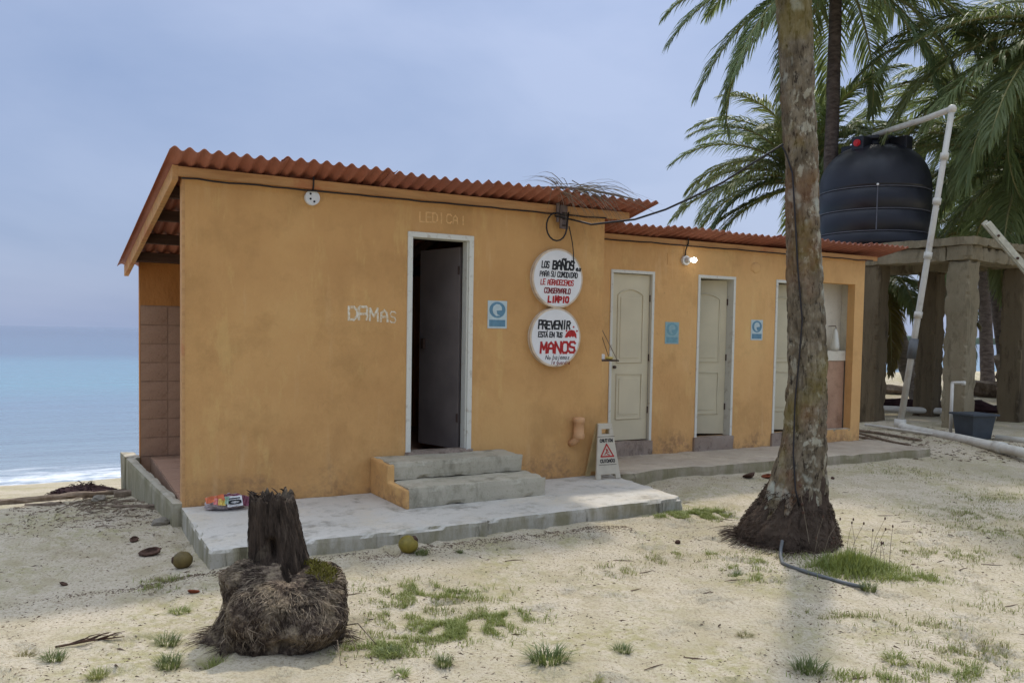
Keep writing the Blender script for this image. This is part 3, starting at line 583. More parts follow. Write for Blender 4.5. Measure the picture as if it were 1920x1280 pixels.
# doorway of the high wing
def frame(a0, a1, z0, z1, b, w=.05, d=.14, proud=.012, bot=None):
    m = MB(); m.box(a0, a0 + w, b - proud, b + d, z0, z1 - w); m.box(a1 - w, a1, b - proud, b + d, z0, z1 - w); m.box(a0, a1, b - proud, b + d, z1 - w, z1); return m
df = frame(1.872, 2.527, .50, 2.502, 0, .048, .135, .014).obj('door_frame', 'frame', BL, bevel=.004)
MB().box(2.468, 2.480, .012, .10, .50, 2.452).obj('stop_bead', 'frame', df)
MB().rough_box(1.862, 2.545, -.03, .135, .40, .515, .04, .006, .02, 3).obj('threshold', 'threshold', BL)
def panel_door(a0, a1, z0, z1, hinge_right=True, ang=0.0, b=0.0, mat='door', gap=0.0):
    """leaf in its own frame: origin at the hinge"""
    w = a1 - a0; h = z1 - z0
    o = bpy.data.objects.new('door', None)
    s = -1 if hinge_right else 1
    leaf = MB().box(min(0, s * w), max(0, s * w), 0, .035, 0, h).obj('door', mat, BL, bevel=.003)
    leaf.location = ((a1 if hinge_right else a0), b, z0); leaf.rotation_euler = (0, 0, s * ang)
    x0, x1 = (min(0, s * w), max(0, s * w)); m = .17 * w
    def ring(pts, nm):
        pts = pts + [pts[0]]
        MB().tube([(x, -.002, z) for x, z in pts], .011, 6, cap=False).obj(nm, mat, leaf, smooth=True)
        q = [(x0 + (x1 - x0) * .5 + (x - (x0 + (x1 - x0) * .5)) * .80, z) for x, z in pts]
    arch = [(x0 + m, h * .47), (x1 - m, h * .47), (x1 - m, h * .875)] + [(x1 - m - (x1 - x0 - 2 * m) * t, h * (.875 + .035 * sin(pi * t) ** .8)) for t in (.12, .25, .4, .5, .6, .75, .88)] + [(x0 + m, h * .875)]
    ring(arch, 'moulding'); ring([(x0 + m, h * .13), (x1 - m, h * .13), (x1 - m, h * .40), (x0 + m, h * .40)], 'moulding')
    MB().box(x0 + m + .035, x1 - m - .035, -.006, .001, h * .155, h * .375).obj('panel', mat, leaf, bevel=.004)
    MB().box(x0 + m + .035, x1 - m - .035, -.006, .001, h * .495, h * .86).obj('panel', mat, leaf, bevel=.004)
    for zz in (.18, .5, .86): MB().tube([(-s * .004, -.006, h * zz - .04), (-s * .004, -.006, h * zz + .04)], .009, 8).obj('hinge', 'hardware', leaf)
    return leaf
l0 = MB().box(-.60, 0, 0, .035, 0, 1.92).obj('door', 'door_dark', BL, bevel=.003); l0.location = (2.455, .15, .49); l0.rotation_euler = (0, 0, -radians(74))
for zz in (.3, 1.7): MB().tube([(-.004, -.006, zz - .04), (-.004, -.006, zz + .04)], .009, 8).obj('hinge', 'hardware', l0)
MB().box(-.54, -.50, -.03, .0, .95, 1.05).obj('latch', 'hardware', l0)
# doorways of the low wing
for (a0, a1, ang) in ((4.685, 5.315, 0.0), (5.98, 6.59, 24), (7.285, 7.91, 20)):
    frame(a0, a1, .36, 2.36, BB, .036, .12, .010).obj('door_frame', 'frame', BL, bevel=.003)
    MB().rough_box(a0 - .02, a1 + .01, BB - .035, BB + .10, .12, .365, .04, .006, .02, a0).obj('threshold', 'threshold', BL)
    d = panel_door(a0 + .042, a1 - .042, .375, 2.318, True, -radians(ang) * -1, BB + (.035 if ang == 0 else .10))
    if ang == 0: MB().tube([(-.50, -.012, .86), (-.50, -.04, .86)], .018, 8).obj('knob', 'hardware', d)
# washing recess at the end of the wing
MB().box(8.075, 8.845, 1.12, 1.20, .34, 2.45).obj('recess_wall', 'grey_wall', BL)
MB().box(8.842, 8.848, BB + .122, 1.118, .34, 2.42).obj('recess_side', 'grey_wall', BL)
hw = MB().box(8.075, 8.79, .99, 1.116, .34, 1.30).obj('half_wall', 'tile', BL, bevel=.006)
MB().box(8.075, 8.80, .975, 1.117, 1.302, 1.44).obj('half_wall_cap', 'grey_wall', BL, bevel=.006)
MB().rough_box(8.06, 8.80, BB - .004, BB + .10, .335, .372, .05, .004, .01, 6).obj('threshold', 'walk', BL)
# painted words
m = MB()
text(m, 'DÂ', 1.335, 1.50, 1.70, 1.812, .021, -.0022, 0.0, .22); text(m, 'M', 1.525, 1.60, 1.698, 1.80, .017, -.0022); text(m, 'A', 1.625, 1.69, 1.693, 1.785, .019, -.0022); text(m, 'S', 1.715, 1.765, 1.685, 1.785, .010, -.0022)
o = m.obj('lettering', 'letter_white', BL); o['label'] = 'word DAMAS painted in white on the front wall'
m = MB(); text(m, 'LEDI', 1.985, 2.22, 2.60, 2.685, .014, -.0022, 0, .35); text(m, 'CA', 2.25, 2.36, 2.605, 2.68, .012, -.0022, 0, .35); text(m, 'I', 2.40, 2.43, 2.60, 2.67, .012, -.0022)
o = m.obj('lettering', 'letter_ghost', BL); o['label'] = 'faded overpainted letters above the open doorway'
# painted pipe elbow low on the front wall
m = MB(); m.lathe([(.05, 0), (.058, .008), (.058, .05), (.052, .054), (.052, .16), (.060, .165), (.060, .205), (.05, .215)], 20, (3.69, -.075, .56)); o = m.obj('vent_pipe', 'pipe_paint', BL, smooth=True)
MB().tube([(3.685, -.075, .60), (3.665, -.07, .555), (3.645, -.04, .52), (3.64, .01, .51)], [.034, .036, .034, .034], 12).obj('elbow', 'pipe_paint', o, smooth=True)
# plaster patch by the wing lamp, ghost of an old fitting
m = MB(); m.box(5.50, 5.512, BB - .004, BB - .0005, 2.455, 2.60); m.box(5.512, 5.70, BB - .004, BB - .0005, 2.588, 2.60); m.box(5.512, 5.70, BB - .004, BB - .0005, 2.455, 2.467); m.obj('plaster_patch', 'wall_wing_lit', BL)
m = MB(); m.ellipsoid((6.92, BB + .002, 2.49), (.09, .014, .07), 14, 8, lambda d: 1 + .3 * noise.noise(d * 3)); m.obj('plaster_patch', 'wall_wing_lit', BL, smooth=True)

# ------------------------------------------------------------------ slabs, steps, kerb wall
def sh(w):   # front slab outline: left end square, right end splayed
    a, b, z = w; t = max(0, (a - 2) / 2); return (a + .12 * t * (1 + b / 1.35) - .03 * (1 - max(0, min(1, a / 2))) , b * (1 + (.035 if a < 2 else -.07 * t)), z)
s = MB().rough_box(0, 4.02, -1.40, -.003, -.25, .17, .03, .004, .030, 1.0, sh).obj('front_slab', 'slab', loc=(OX, OY, 0), rot=(0, 0, ANG)); struct(s)
s['label'] = 'grey concrete slab in front of the higher wing'
def sh2(w):
    a, b, z = w
    if b < .3: b += .10 * noise.noise(Vector((a * 1.3, 0, 5))) * (1 - (b + .16) / .5) + .05 * noise.noise(Vector((a * 4, 0, 5))) * (1 - (b + .16) / .5)
    return (a, b, z)
s = MB().rough_box(4.13, 9.15, -.14, BB - .003, -.2, .20, .06, .006, .025, 4.0, sh2).obj('wing_walkway', 'walk', loc=(OX, OY, 0), rot=(0, 0, ANG)); struct(s)
s['label'] = 'brown concrete walkway along the lower wing'
st = thing('concrete_steps', 'two grey concrete steps with orange painted side at the open doorway', 'steps', (OX, OY, 0), ANG)
def shs(w): a, b, z = w; return (a, b * (1 + .06 * (2.3 - a)), z)
MB().rough_box(1.60, 2.93, -.76, -.003, .165, .338, .04, .007, .03, 2.0, shs).obj('step', 'concrete', st)
MB().rough_box(1.565, 2.87, -.42, -.004, .34, .492, .04, .007, .03, 5.0, shs).obj('step', 'concrete', st)
m = MB(); q_ = [(-.805, .165), (-.80, .325), (-.455, .335), (-.45, .480), (-.004, .486), (-.004, .165)]; n = len(q_)
m.v = [(1.540 + .035 * (b < -.46), b, z) for b, z in q_] + [(1.606, b, z) for b, z in q_]; m.f = [(k, (k + 1) % n, n + (k + 1) % n, n + k) for k in range(n)] + [tuple(range(n))[::-1], tuple(range(n, 2 * n))]
m.obj('painted_side', 'wall', st, bevel=.014)
def shk(w): a, b, z = w; return (a - .065 * b, b, z)
k = MB().rough_box(-.095, .022 - .03, 0.0, 2.70, -.35, .205, .04, .008, .018, 8.0, shk); k.rough_box(-.10, .06, 2.70, 3.08, -.5, .215, .04, .012, .035, 9.0, shk)
tag(k.obj('kerb_wall', 'kerb', loc=(OX, OY, 0), rot=(0, 0, ANG)), 'low chipped concrete kerb wall along the open left end of the building', 'low wall')

# ------------------------------------------------------------------ signs and fittings on the walls
def round_sign(cx, cz, label, build):
    t = thing('round_sign', label, 'sign', to_world(cx, -.004, cz), ANG, 'round signs on the front wall')
    MB().disc_y(0, 0, .284, -.048, 0, 56).obj('rim', 'rim', t, bevel=.006); MB().disc_y(0, 0, .272, -.0495, -.02, 56).obj('face', 'white', t)
    build(t); return t
def tx(t, mat, rows, lab, R=.284):
    for (w, x0, x1, y0, y1, th, sl) in rows:
        m = MB(); text(m, w, x0 * R, x1 * R, y0 * R, y1 * R, th * R * .78, -.0508, sl, .26)
        o = m.obj('lettering', mat, t); o['label'] = 'painted word ' + w
def s1(t):
    tx(t, 'black', [('LOS', -.66, -.38, .35, .56, .055, .10), ('BAÑOS', -.22, .62, .32, .60, .088, .10), ('es', .72, .93, .29, .46, .05, .10), ('PARA', -.73, -.37, .05, .22, .04, .1), ('SU', -.29, -.13, .05, .22, .04, .1), ('COMODIDAD', -.03, .78, .05, .22, .046, .1)], 'words LOS BAÑOS es PARA SU COMODIDAD in black')
    tx(t, 'dark_red', [('CONSERVARLO', -.54, .50, -.51, -.345, .048, .08)], 'word CONSERVARLO in dark red')
    tx(t, 'red', [('LE', -.69, -.52, -.23, -.06, .042, .08), ('AGRADECEMOS', -.42, .62, -.23, -.06, .045, .08), ('LIMPIO', -.38, .43, -.82, -.63, .085, .08)], 'words LE AGRADECEMOS and LIMPIO in red')
def s2(t):
    tx(t, 'black', [('PREVENIR', -.70, .56, .29, .56, .078, .08), ('ESTÁ', -.70, -.34, .01, .17, .05, .06), ('EN', -.25, -.07, .01, .17, .05, .06), ('TUS', .02, .25, .01, .17, .05, .06), ('No', -.40, -.20, -.76, -.62, .028, .2), ('bajemos', -.12, .56, -.76, -.60, .024, .2)], 'words PREVENIR ESTÁ EN TUS No bajemos in black')
    tx(t, 'red', [('MANOS', -.60, .78, -.53, -.17, .105, .04)], 'word MANOS in bold red')
    tx(t, 'dark_red', [('la', -.18, -.04, -.93, -.79, .024, .2), ('guardia', .04, .58, -.93, -.80, .022, .2)], 'words la guardia in thin script')
    m = MB(); R = .284
    pts = [(.36, .0), (.42, .14), (.52, .24), (.64, .27), (.76, .24), (.84, .12), (.85, -.03), (.79, .0), (.74, .05), (.70, .0), (.65, .05), (.58, .0), (.52, .04), (.46, -.01)]
    m.poly_y([(x * R, z * R) for x, z in pts], -.0512, -.0500)
    for (x, z) in ((.43, .23), (.72, .37), (.86, .23)): m.disc_y(x * R, z * R, .035 * R, -.0512, -.0500, 12)
    o = m.obj('red_mark', 'red', t); o['label'] = 'small red cupped hand mark with drops'
round_sign(3.425, 2.150, 'upper round white sign lettered LOS BAÑOS with LIMPIO in red', s1)
round_sign(3.412, 1.573, 'lower round white sign lettered PREVENIR and MANOS in red', s2)

def poster(cx, cz, b, w, h, label, faded):
    t = thing('poster', label, 'poster', to_world(cx, b - .001, cz), ANG, 'blue face mask posters on the walls'); f = 'faded_blue' if faded else 'blue'; pp = 'paper_blue' if faded else 'paper'
    sh_ = MB().box(-w / 2, w / 2, -.003, 0, -h / 2, h / 2).obj('sheet', pp, t)
    MB().disc_y(0, h * .17, w * .42, -.0042, -.0032, 32, h * .29).obj('blue_oval', f, t)
    MB().box(-w * .42, w * .42, -.0042, -.0032, -h * .43, -h * .19).obj('blue_band', f, t)
    pts = [(-.20, .02), (-.24, .14), (-.20, .28), (-.06, .36), (.10, .35), (.20, .27), (.22, .16), (.20, .05), (.12, -.06), (-.06, -.07)]
    head = MB().poly_y([(x * w * 1.05, z * h + h * .02) for x, z in pts], -.0054, -.0044).obj('head_shape', pp, t)
    MB().poly_y([(x * w, z * h) for x, z in [(-.05, .14), (.22, .16), (.23, .05), (.14, -.03), (.0, .0)]], -.0066, -.0056).obj('mask_shape', f, head)
    return t
poster(2.787, 1.780, 0, .205, .262, 'blue mask poster on the high front wall right of the dark doorway', False)
poster(5.594, 1.643, BB, .208, .262, 'faded blue mask poster on the low wing between the first two doors', True)
poster(6.970, 1.702, BB, .200, .258, 'blue mask poster on the low wing nearest the palm trunk', False)

# empty lamp base on the high wall
t = thing('lamp_base', 'round white lamp base without bulb under the high eave', 'lamp base', to_world(1.003, -.003, 2.715), ANG)
MB().disc_y(0, 0, .056, -.035, 0, 28).obj('base', 'porcelain', t, bevel=.006)
for (x, z) in ((-.018, .03), (-.018, -.012), (.014, -.032)): MB().disc_y(x, z, .009, -.0375, -.034, 12).obj('hole', 'black', t)
MB().tube([(0.0, -.018, .05), (0.0, -.05, .075), (0.0, -.062, .105), (0.0, -.062, .17)], .007, 8).obj('feed_wire', 'cable', t)
t = thing('wall_lamp', 'white lamp holder with a lit bulb on the low wing', 'lamp', to_world(5.765, BB - .003, 2.520), ANG)
MB().disc_y(0, 0, .052, -.03, 0, 28).obj('base', 'porcelain', t, bevel=.005); MB().tube([(0, -.03, 0), (.02, -.09, 0)], [.034, .028], 16).obj('socket', 'porcelain', t, smooth=True)
MB().ellipsoid((.035, -.125, -.002), (.031, .036, .031), 16, 10).obj('bulb', 'bulb', t, smooth=True)
MB().tube([(-.01, -.015, .05), (-.01, -.02, .12), (-.01, -.066, .20), (-.012, -.066, .255)], .008, 8).obj('conduit', 'cable', t)
# cables
def wpath(pts): return [to_world(a, b, z) for a, b, z in pts]
def wav(p0, p1, n, amp, seed):
    return [tuple(Vector(p0).lerp(Vector(p1), i / n) + Vector((0, 0, amp * noise.noise(Vector((i * .55, seed, 0)))))) for i in range(n + 1)]
tag(MB().tube(wpath(wav((-.03, -.054, 2.768), (3.98, -.054, 2.776), 34, .012, 1)), .0075, 8).obj('cable', 'cable', smooth=True), 'long black cable running under the fascia of the high wing', 'cable', 'black cables')
tag(MB().tube(wpath(wav((4.02, BB - .058, 2.688), (9.05, BB - .058, 2.694), 34, .010, 5)), .0075, 8).obj('cable', 'cable', smooth=True), 'black cable running under the fascia of the low wing', 'cable', 'black cables')
lp = [(3.52 + .0, -.075, 2.80), (3.50, -.085, 2.70)] + [(3.375 + .115 * cos(q), -.09, 2.645 + .135 * sin(q)) for q in [(-.1 - k * .36) for k in range(15)]] + [(3.44, -.09, 2.765), (3.50, -.085, 2.765)]
tag(MB().tube(wpath(lp), .008, 8).obj('cable', 'cable', smooth=True), 'black cable coiled in a loop above the upper round sign', 'cable', 'black cables')
tag(MB().tube(wpath([(3.52, -.085, 2.66), (3.55, -.075, 2.58), (3.58, -.06, 2.50), (3.595, -.055, 2.42), (3.598, -.062, 2.33), (3.60, -.062, 2.26)]), .0055, 6).obj('cable', 'cable', smooth=True), 'thin wire dropping from the bracket to the upper sign', 'cable', 'black cables')
pc = [Vector(to_world(3.36, -.08, 2.75)), Vector(to_world(3.55, -.10, 2.725))] + [Vector(p) for p in ((.68, 7.4, 2.575), (1.02, 7.1, 2.585), (1.25, 6.95, 2.65), (1.45, 6.8, 2.735), (1.65, 6.68, 2.83), (1.81, 6.58, 2.935), (2.04, 6.42, 3.08))]
tag(MB().tube(pc, .009, 8).obj('cable', 'cable', smooth=True), 'black cable sagging from the roof corner to the leaning palm trunk', 'cable', 'black cables')
t = thing('timber_bracket', 'grey weathered board bracket under the eave above the round signs', 'bracket', to_world(3.475, -.05, 2.63), ANG)
MB().rough_box(-.055, .045, -.028, -.002, .0, .235, .03, .004, .01).obj('board', 'bracket', t); MB().rough_box(-.095, -.06, -.03, -.004, .06, .25, .03, .004, .01).obj('batten', 'bracket', t)
for z in (.03, .09, .15): MB().box(-.03, .03, -.036, -.029, z, z + .012).obj('cleat', 'hardware', t)
# dead palm leaf caught on the eave
t = thing('dead_palm_frond', 'dry brown palm frond draped over the edge of the high roof', 'palm frond', (OX, OY, 0), ANG)
rnd = random.Random(5)
MB().tube([(2.80, -.05, 2.965), (3.1, -.16, 2.985), (3.35, -.26, 2.995), (3.62, -.33, 2.985), (3.9, -.37, 2.955), (4.15, -.38, 2.93)], [.007, .011, .014, .013, .010, .005], 6).obj('rachis', 'bracket', t, smooth=True)
def strand(m, p, tip, sag, w):
    p = Vector(p); tip = Vector(tip); n = 6; P = []
    for i in range(n + 1):
        u = i / n; P.append(p.lerp(tip, u) + Vector((0, -.04 * sin(pi * u), sag * sin(pi * u))))
    for i in range(n):
        w0 = w * (1 - i / n * .9); w1 = w * (1 - (i + 1) / n * .9); s = Vector((.6, .2, .5)).normalized()
        m.add([P[i] - s * w0, P[i] + s * w0, P[i + 1] + s * w1, P[i + 1] - s * w1], [(0, 1, 2, 3)])
groups = [((3.28, -.25, 2.99), (3.42, -.20, 2.66), 9), ((3.35, -.26, 3.0), (3.75, -.28, 2.62), 12), ((3.5, -.31, 3.0), (4.02, -.36, 2.64), 12), ((3.45, -.3, 3.0), (4.2, -.40, 2.86), 12), ((3.3, -.25, 3.0), (2.88, -.40, 2.93), 10), ((3.5, -.3, 3.0), (4.15, -.15, 3.0), 8)]
for (p, q, n) in groups:
    m = MB()
    for i in range(n):
        j = lambda s: Vector((rnd.gauss(0, s), rnd.gauss(0, s * .5), rnd.gauss(0, s * .35)))
        strand(m, Vector(p) + j(.07), Vector(q) + j(.13), rnd.uniform(.03, .11), rnd.uniform(.003, .007))
    m.obj('leaflet_bundle', 'dead', t)
# little hanging shelf with soap at the inner corner
t = thing('hanging_shelf', 'small hanging soap shelf on strings at the inner corner', 'shelf', to_world(4.003, .16, 1.33), ANG)
MB().box(0.0, .28, -.07, .09, .0, .016).obj('shelf_board', 'hardware', t, bevel=.003); MB().box(.0, .02, -.07, .09, -.10, .0).obj('wall_cleat', 'dark_red', t)
MB().box(.03, .12, -.04, .05, .017, .075).obj('soap_box', 'porcelain', t, bevel=.008); m = MB(); m.lathe([(.022, 0), (.024, .08), (.018, .11), (.008, .125), (.008, .15)], 14, (.035, -.01, .077)); m.obj('pump_bottle', 'bag_pink', t, smooth=True)
MB().ellipsoid((.20, .0, .032), (.05, .03, .018), 12, 8).obj('soap_bar', 'bag_yellow', t, smooth=True)
for y in (-.06, .08): MB().tube([(.265, y, .01), (.02, .01, .47)], .004, 6).obj('string', 'dead', t)
MB().box(0, .035, -.02, .04, .44, .475).obj('hook_block', 'orange', t)
# white soap dispenser in the washing recess
t = thing('hanging_towel', 'white cloth hanging on the wall of the washing recess', 'towel', to_world(8.60, 1.05, 1.45), ANG)
m = MB(); m.lathe([(.012, .30), (.03, .25), (.045, .14), (.055, .05), (.045, 0.0)], 14, (0, -.05, 0), lambda q, z: 1 + .18 * sin(q * 5 + z * 10)); m.obj('cloth', 'frame', t, smooth=True); MB().tube([(0, .075, .33), (0, -.05, .335), (0, -.06, .295)], .006, 6).obj('hook', 'hardware', t)

# caution board on the slab
t = thing('caution_sign', 'cream folding caution board standing on the slab by the corner', 'caution sign', to_world(3.935, -.155, .172), ANG - radians(4))
def board(sgn):
    H = .545; f = lambda x, y, z: (x, y + sgn * (.015 + (H - z) * .17), z)
    m = MB()
    for (za, zb, xa, xb) in ((0, .045, -.142, -.085), (0, .045, .085, .142)):
        m.hexa([f(xa, -.012, za), f(xb, -.012, za), f(xb, .012, za), f(xa, .012, za)], [f(xa * .985, -.012, zb), f(xb * .985, -.012, zb), f(xb * .985, .012, zb), f(xa * .985, .012, zb)])
    w = lambda z: .142 - .065 * z / H
    rows = [(.045, .44), (.44, .49), (.49, H)]
    for (za, zb) in ((.045, .44), (.49, H)):
        m.hexa([f(-w(za), -.012, za), f(w(za), -.012, za), f(w(za), .012, za), f(-w(za), .012, za)], [f(-w(zb), -.012, zb), f(w(zb), -.012, zb), f(w(zb), .012, zb), f(-w(zb), .012, zb)])
    for s in (-1, 1):
        m.hexa([f(min(s * w(.44), s * .045), -.012, .44), f(max(s * w(.44), s * .045), -.012, .44), f(max(s * w(.44), s * .045), .012, .44), f(min(s * w(.44), s * .045), .012, .44)],
               [f(min(s * w(.49), s * .045), -.012, .49), f(max(s * w(.49), s * .045), -.012, .49), f(max(s * w(.49), s * .045), .012, .49), f(min(s * w(.49), s * .045), .012, .49)])
    return m
fb = board(-1).obj('board', 'caution', t, bevel=.003); bb_ = board(1).obj('board', 'caution_edge', t, bevel=.003)
# print on the leaning face: lettered flat, then leaned like the board
def lean(mb): mb.v = [(x, -.015 - (.545 - z) * .17 - .0135 + y, z) for x, y, z in mb.v]; return mb
m = MB(); text(m, 'CAUTION', -.072, .072, .365, .392, .008, 0, 0, .3); lean(m).obj('lettering', 'black', fb)['label'] = 'word CAUTION in black'
m = MB(); text(m, 'CUIDADO', -.082, .082, .165, .193, .008, 0, 0, .3); lean(m).obj('lettering', 'black', fb)['label'] = 'word CUIDADO in black'
m = MB(); T = [(-.072, .222), (.072, .222), (0, .342)]
for i in range(3):
    a, b = Vector(T[i]), Vector(T[(i + 1) % 3]); d = (b - a).normalized(); n = Vector((-d.y, d.x)) * .007; a -= d * .006; b += d * .006
    m.add([((a - n).x, -.0002 * i, (a - n).y), ((b - n).x, -.0002 * i, (b - n).y), ((b + n).x, -.0002 * i, (b + n).y), ((a + n).x, -.0002 * i, (a + n).y)], [(0, 1, 2, 3)])
for (p, q) in (((-.008, .300), (-.002, .272)), ((-.002, .272), (.022, .262)), ((-.002, .272), (-.030, .238)), ((-.012, .262), (.010, .240)), ((.010, .240), (.030, .236)), ((-.006, .288), (.016, .284))):
    a, b = Vector(p), Vector(q); d = (b - a).normalized(); n = Vector((-d.y, d.x)) * .0045
    m.add([((a - n).x, -.0006, (a - n).y), ((b - n).x, -.0006, (b - n).y), ((b + n).x, -.0006, (b + n).y), ((a + n).x, -.0006, (a + n).y)], [(0, 1, 2, 3)])
lean(m).obj('warning_triangle', 'red', fb)['label'] = 'red warning triangle with a slipping figure'
m = MB()
for z in (.14, .415): m.box(-.1, .1, -.0004, 0, z, z + .004)
lean(m).obj('printed_rule', 'black', fb)

# plastic bag of wrappers by the front wall
t = thing('rubbish_bag', 'clear plastic bag of colourful wrappers against the front wall', 'bag', to_world(.285, -.20, .172), ANG)
m = MB(); m.ellipsoid((0, 0, .052), (.17, .085, .062), 26, 14, lambda d: 1 + .28 * noise.noise(d * 4.2) + .12 * noise.noise(d * 11)); m.obj('bag', 'bag', t)
def scrap(nm, mat, c, w, h, tilt, rz):
    m = MB(); n = 6
    for j in range(2):
        for i in range(n + 1): m.v.append((-w / 2 + w * i / n, .008 * sin(i * 1.9 + j), -h / 2 + h * j))
    for i in range(n): m.f.append((i, i + 1, n + 2 + i, n + 1 + i))
    return m.obj(nm, mat, t, loc=c, rot=(-tilt, rz, 0))
scrap('wrapper', 'bag_orange', (-.10, -.078, .10), .14, .05, .5, -.15); scrap('wrapper', 'bag_pink', (-.085, -.092, .078), .05, .05, .45, .3); scrap('wrapper', 'bag_yellow', (-.05, -.098, .074), .055, .052, .45, .2); scrap('wrapper', 'bag_green', (-.015, -.098, .085), .035, .06, .45, .1)
w_ = scrap('wrapper', 'white', (.045, -.102, .075), .115, .082, .45, -.04)
m = MB(); pts = [(.045 * cos(k * pi / 10), .014 * sin(k * pi / 10) - .010) for k in range(21)]
for (x0, z0), (x1, z1) in zip(pts, pts[1:]): m.box(min(x0, x1) - .004, max(x0, x1) + .004, -.0150, -.0130, min(z0, z1) - .004, max(z0, z1) + .004)
m.box(-.043, .040, -.0150, -.0130, .016, .025); m.obj('print', 'black', w_)
scrap('wrapper', 'bag_purple', (.125, -.085, .07), .085, .08, .4, .3); scrap('wrapper', 'bag_purple', (.03, -.06, .118), .12, .02, .8, .05)

# ------------------------------------------------------------------ water tower
TX, TY = 7.10, 13.0; TA = atan2(.6, .8)
t = thing('water_tower_frame', 'mouldy concrete frame of columns and beams carrying the black tank', 'tower', (TX, TY, 0), TA)
for i, (x, y) in enumerate(((.02, .02), (2.0, .02), (.02, 1.50), (2.0, 1.50), (.02, 2.95), (2.0, 2.95))):
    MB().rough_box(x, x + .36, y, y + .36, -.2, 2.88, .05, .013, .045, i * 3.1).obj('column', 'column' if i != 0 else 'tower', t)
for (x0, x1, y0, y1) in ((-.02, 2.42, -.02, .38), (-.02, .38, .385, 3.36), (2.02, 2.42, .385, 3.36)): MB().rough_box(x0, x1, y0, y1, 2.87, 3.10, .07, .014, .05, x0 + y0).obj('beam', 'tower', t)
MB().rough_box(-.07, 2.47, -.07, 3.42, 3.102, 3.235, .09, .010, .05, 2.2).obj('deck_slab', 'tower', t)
tp_ = thing('water_tank', 'black domed plastic water tank on the concrete frame', 'water tank', (6.53, 15.28, 3.24), TA)
prof = [(.90, 0), (.945, .02), (.955, .06)]
for (z) in (.24, .62, 1.0):
    prof += [(.955, z - .03), (.940, z - .014), (.940, z + .014), (.955, z + .03)]
prof += [(.955, 1.05)] + [(.955 * cos(q) ** .72 if q < 1.2 else .955 * cos(q) ** .80, 1.05 + .82 * sin(q)) for q in [k * 1.24 / 14 for k in range(1, 15)]]
prof += [(.33, 1.86), (.33, 1.93)]
MB().lathe(prof, 64).obj('tank_body', 'tank', tp_, smooth=True)
for z in (.24, .62, 1.0): MB().tube([(.952 * cos(q), .952 * sin(q), z) for q in [k * 2 * pi / 64 for k in range(65)]], .010, 6, cap=False).obj('rib', 'tank_rib', tp_, smooth=True)
MB().lathe([(.35, 1.93), (.36, 1.94), (.36, 1.985), (.34, 2.0), (.30, 2.015), (.06, 2.03)], 40).obj('lid', 'tank', tp_, smooth=True)
va = atan2(-15.28, -6.53) - TA + .06
def rad(r, q, z): return (r * cos(q), r * sin(q), z)
for k, dq in enumerate((-.55, 1.0, 2.6, 4.1)):
    q = va + dq; c = Vector(rad(.50, q, 1.80)); e = Vector((cos(q), sin(q), 0)); s = Vector((-sin(q), cos(q), 0)); m = MB()
    P = lambda u, v, w: c + e * u + s * v + Vector((0, 0, w))
    m.hexa([P(-.18, -.11, -.06), P(.13, -.11, -.16), P(.13, .11, -.16), P(-.18, .11, -.06)], [P(-.18, -.11, .15), P(.13, -.11, .15), P(.13, .11, .15), P(-.18, .11, .15)])
    lug = m.obj('lug', 'tank', tp_, bevel=.012)
    if k == 0:
        MB().tube([P(.125, 0, .03), P(.16, 0, .03)], .062, 20).obj('fitting', 'red_plastic', lug); MB().tube([P(.16, 0, .03), P(.185, 0, .03)], .042, 20).obj('plug', 'red_plastic', lug)
MB().tube([rad(.962, va, .25), rad(.962, va, 1.0)], .012, 6).obj('level_strip', 'tank_rib', tp_); MB().ellipsoid(rad(.97, va, 1.02), (.022, .022, .022), 10, 6).obj('strip_cap', 'white', tp_)
# pipes
t = thing('tall_water_pipe', 'tall leaning white plastic pipe bent over to the tank lid', 'pipe', (6.24, 13.3, .2))
P = [Vector((0, 0, .06)), Vector((.10, -.17, 1.72)), Vector((.41, -.42, 4.92))]
MB().tube([P[0], P[0].lerp(P[2], .33), P[0].lerp(P[2], .66), P[2]], [.050, .047, .045, .043], 16).obj('riser', 'pvc', t, smooth=True)
MB().tube([(.41, -.42, 4.94), (.36, .35, 4.98), (.28, 1.2, 5.04), (.20, 1.85, 5.07)], .048, 14).obj('feed_arm', 'pvc', t, smooth=True)
MB().ellipsoid((.41, -.42, 4.94), (.068, .068, .068), 16, 10).obj('elbow', 'pvc', t, smooth=True)
for u in (.36, .55, .72, .86): c = P[0].lerp(P[2], u); d = (P[2] - P[0]).normalized() * .05; MB().tube([c - d, c + d], .062, 16).obj('coupling', 'pvc', t, smooth=True)
c = P[0].lerp(P[2], .25); d = (P[2] - P[0]).normalized() * .16; MB().tube([c - d, c + d], .068, 16).obj('valve_sleeve', 'hose', t, smooth=True)
t = thing('ground_pipe', 'thick white plastic pipe lying on the sand towards the right edge', 'pipe', (6.24, 13.3, 0))
pp = [(0, 0, .30), (.005, -.05, .24), (.015, -.18, .215), (.08, -.6, .21), (.21, -1.4, .205), (.33, -2.7, .19), (.44, -3.7, .18)]
MB().tube(pp, .068, 16).obj('pipe_run', 'pvc', t, smooth=True); MB().tube([(.0, 0, .18), (0, 0, .34)], .088, 16).obj('elbow', 'pvc', t, smooth=True)
MB().tube([(.285, -2.15, .197), (.30, -2.32, .195)], .082, 16).obj('coupling', 'pvc', t, smooth=True)
tag(MB().tube([(5.7, 13.35, .24), (6.6, 11.95, .19), (6.45, 11.6, .20)][:2], .022, 10).obj('thin_pipe', 'pvc', smooth=True), 'thin pale pipe lying on the sand in front of the columns', 'pipe', 'loose pipes')
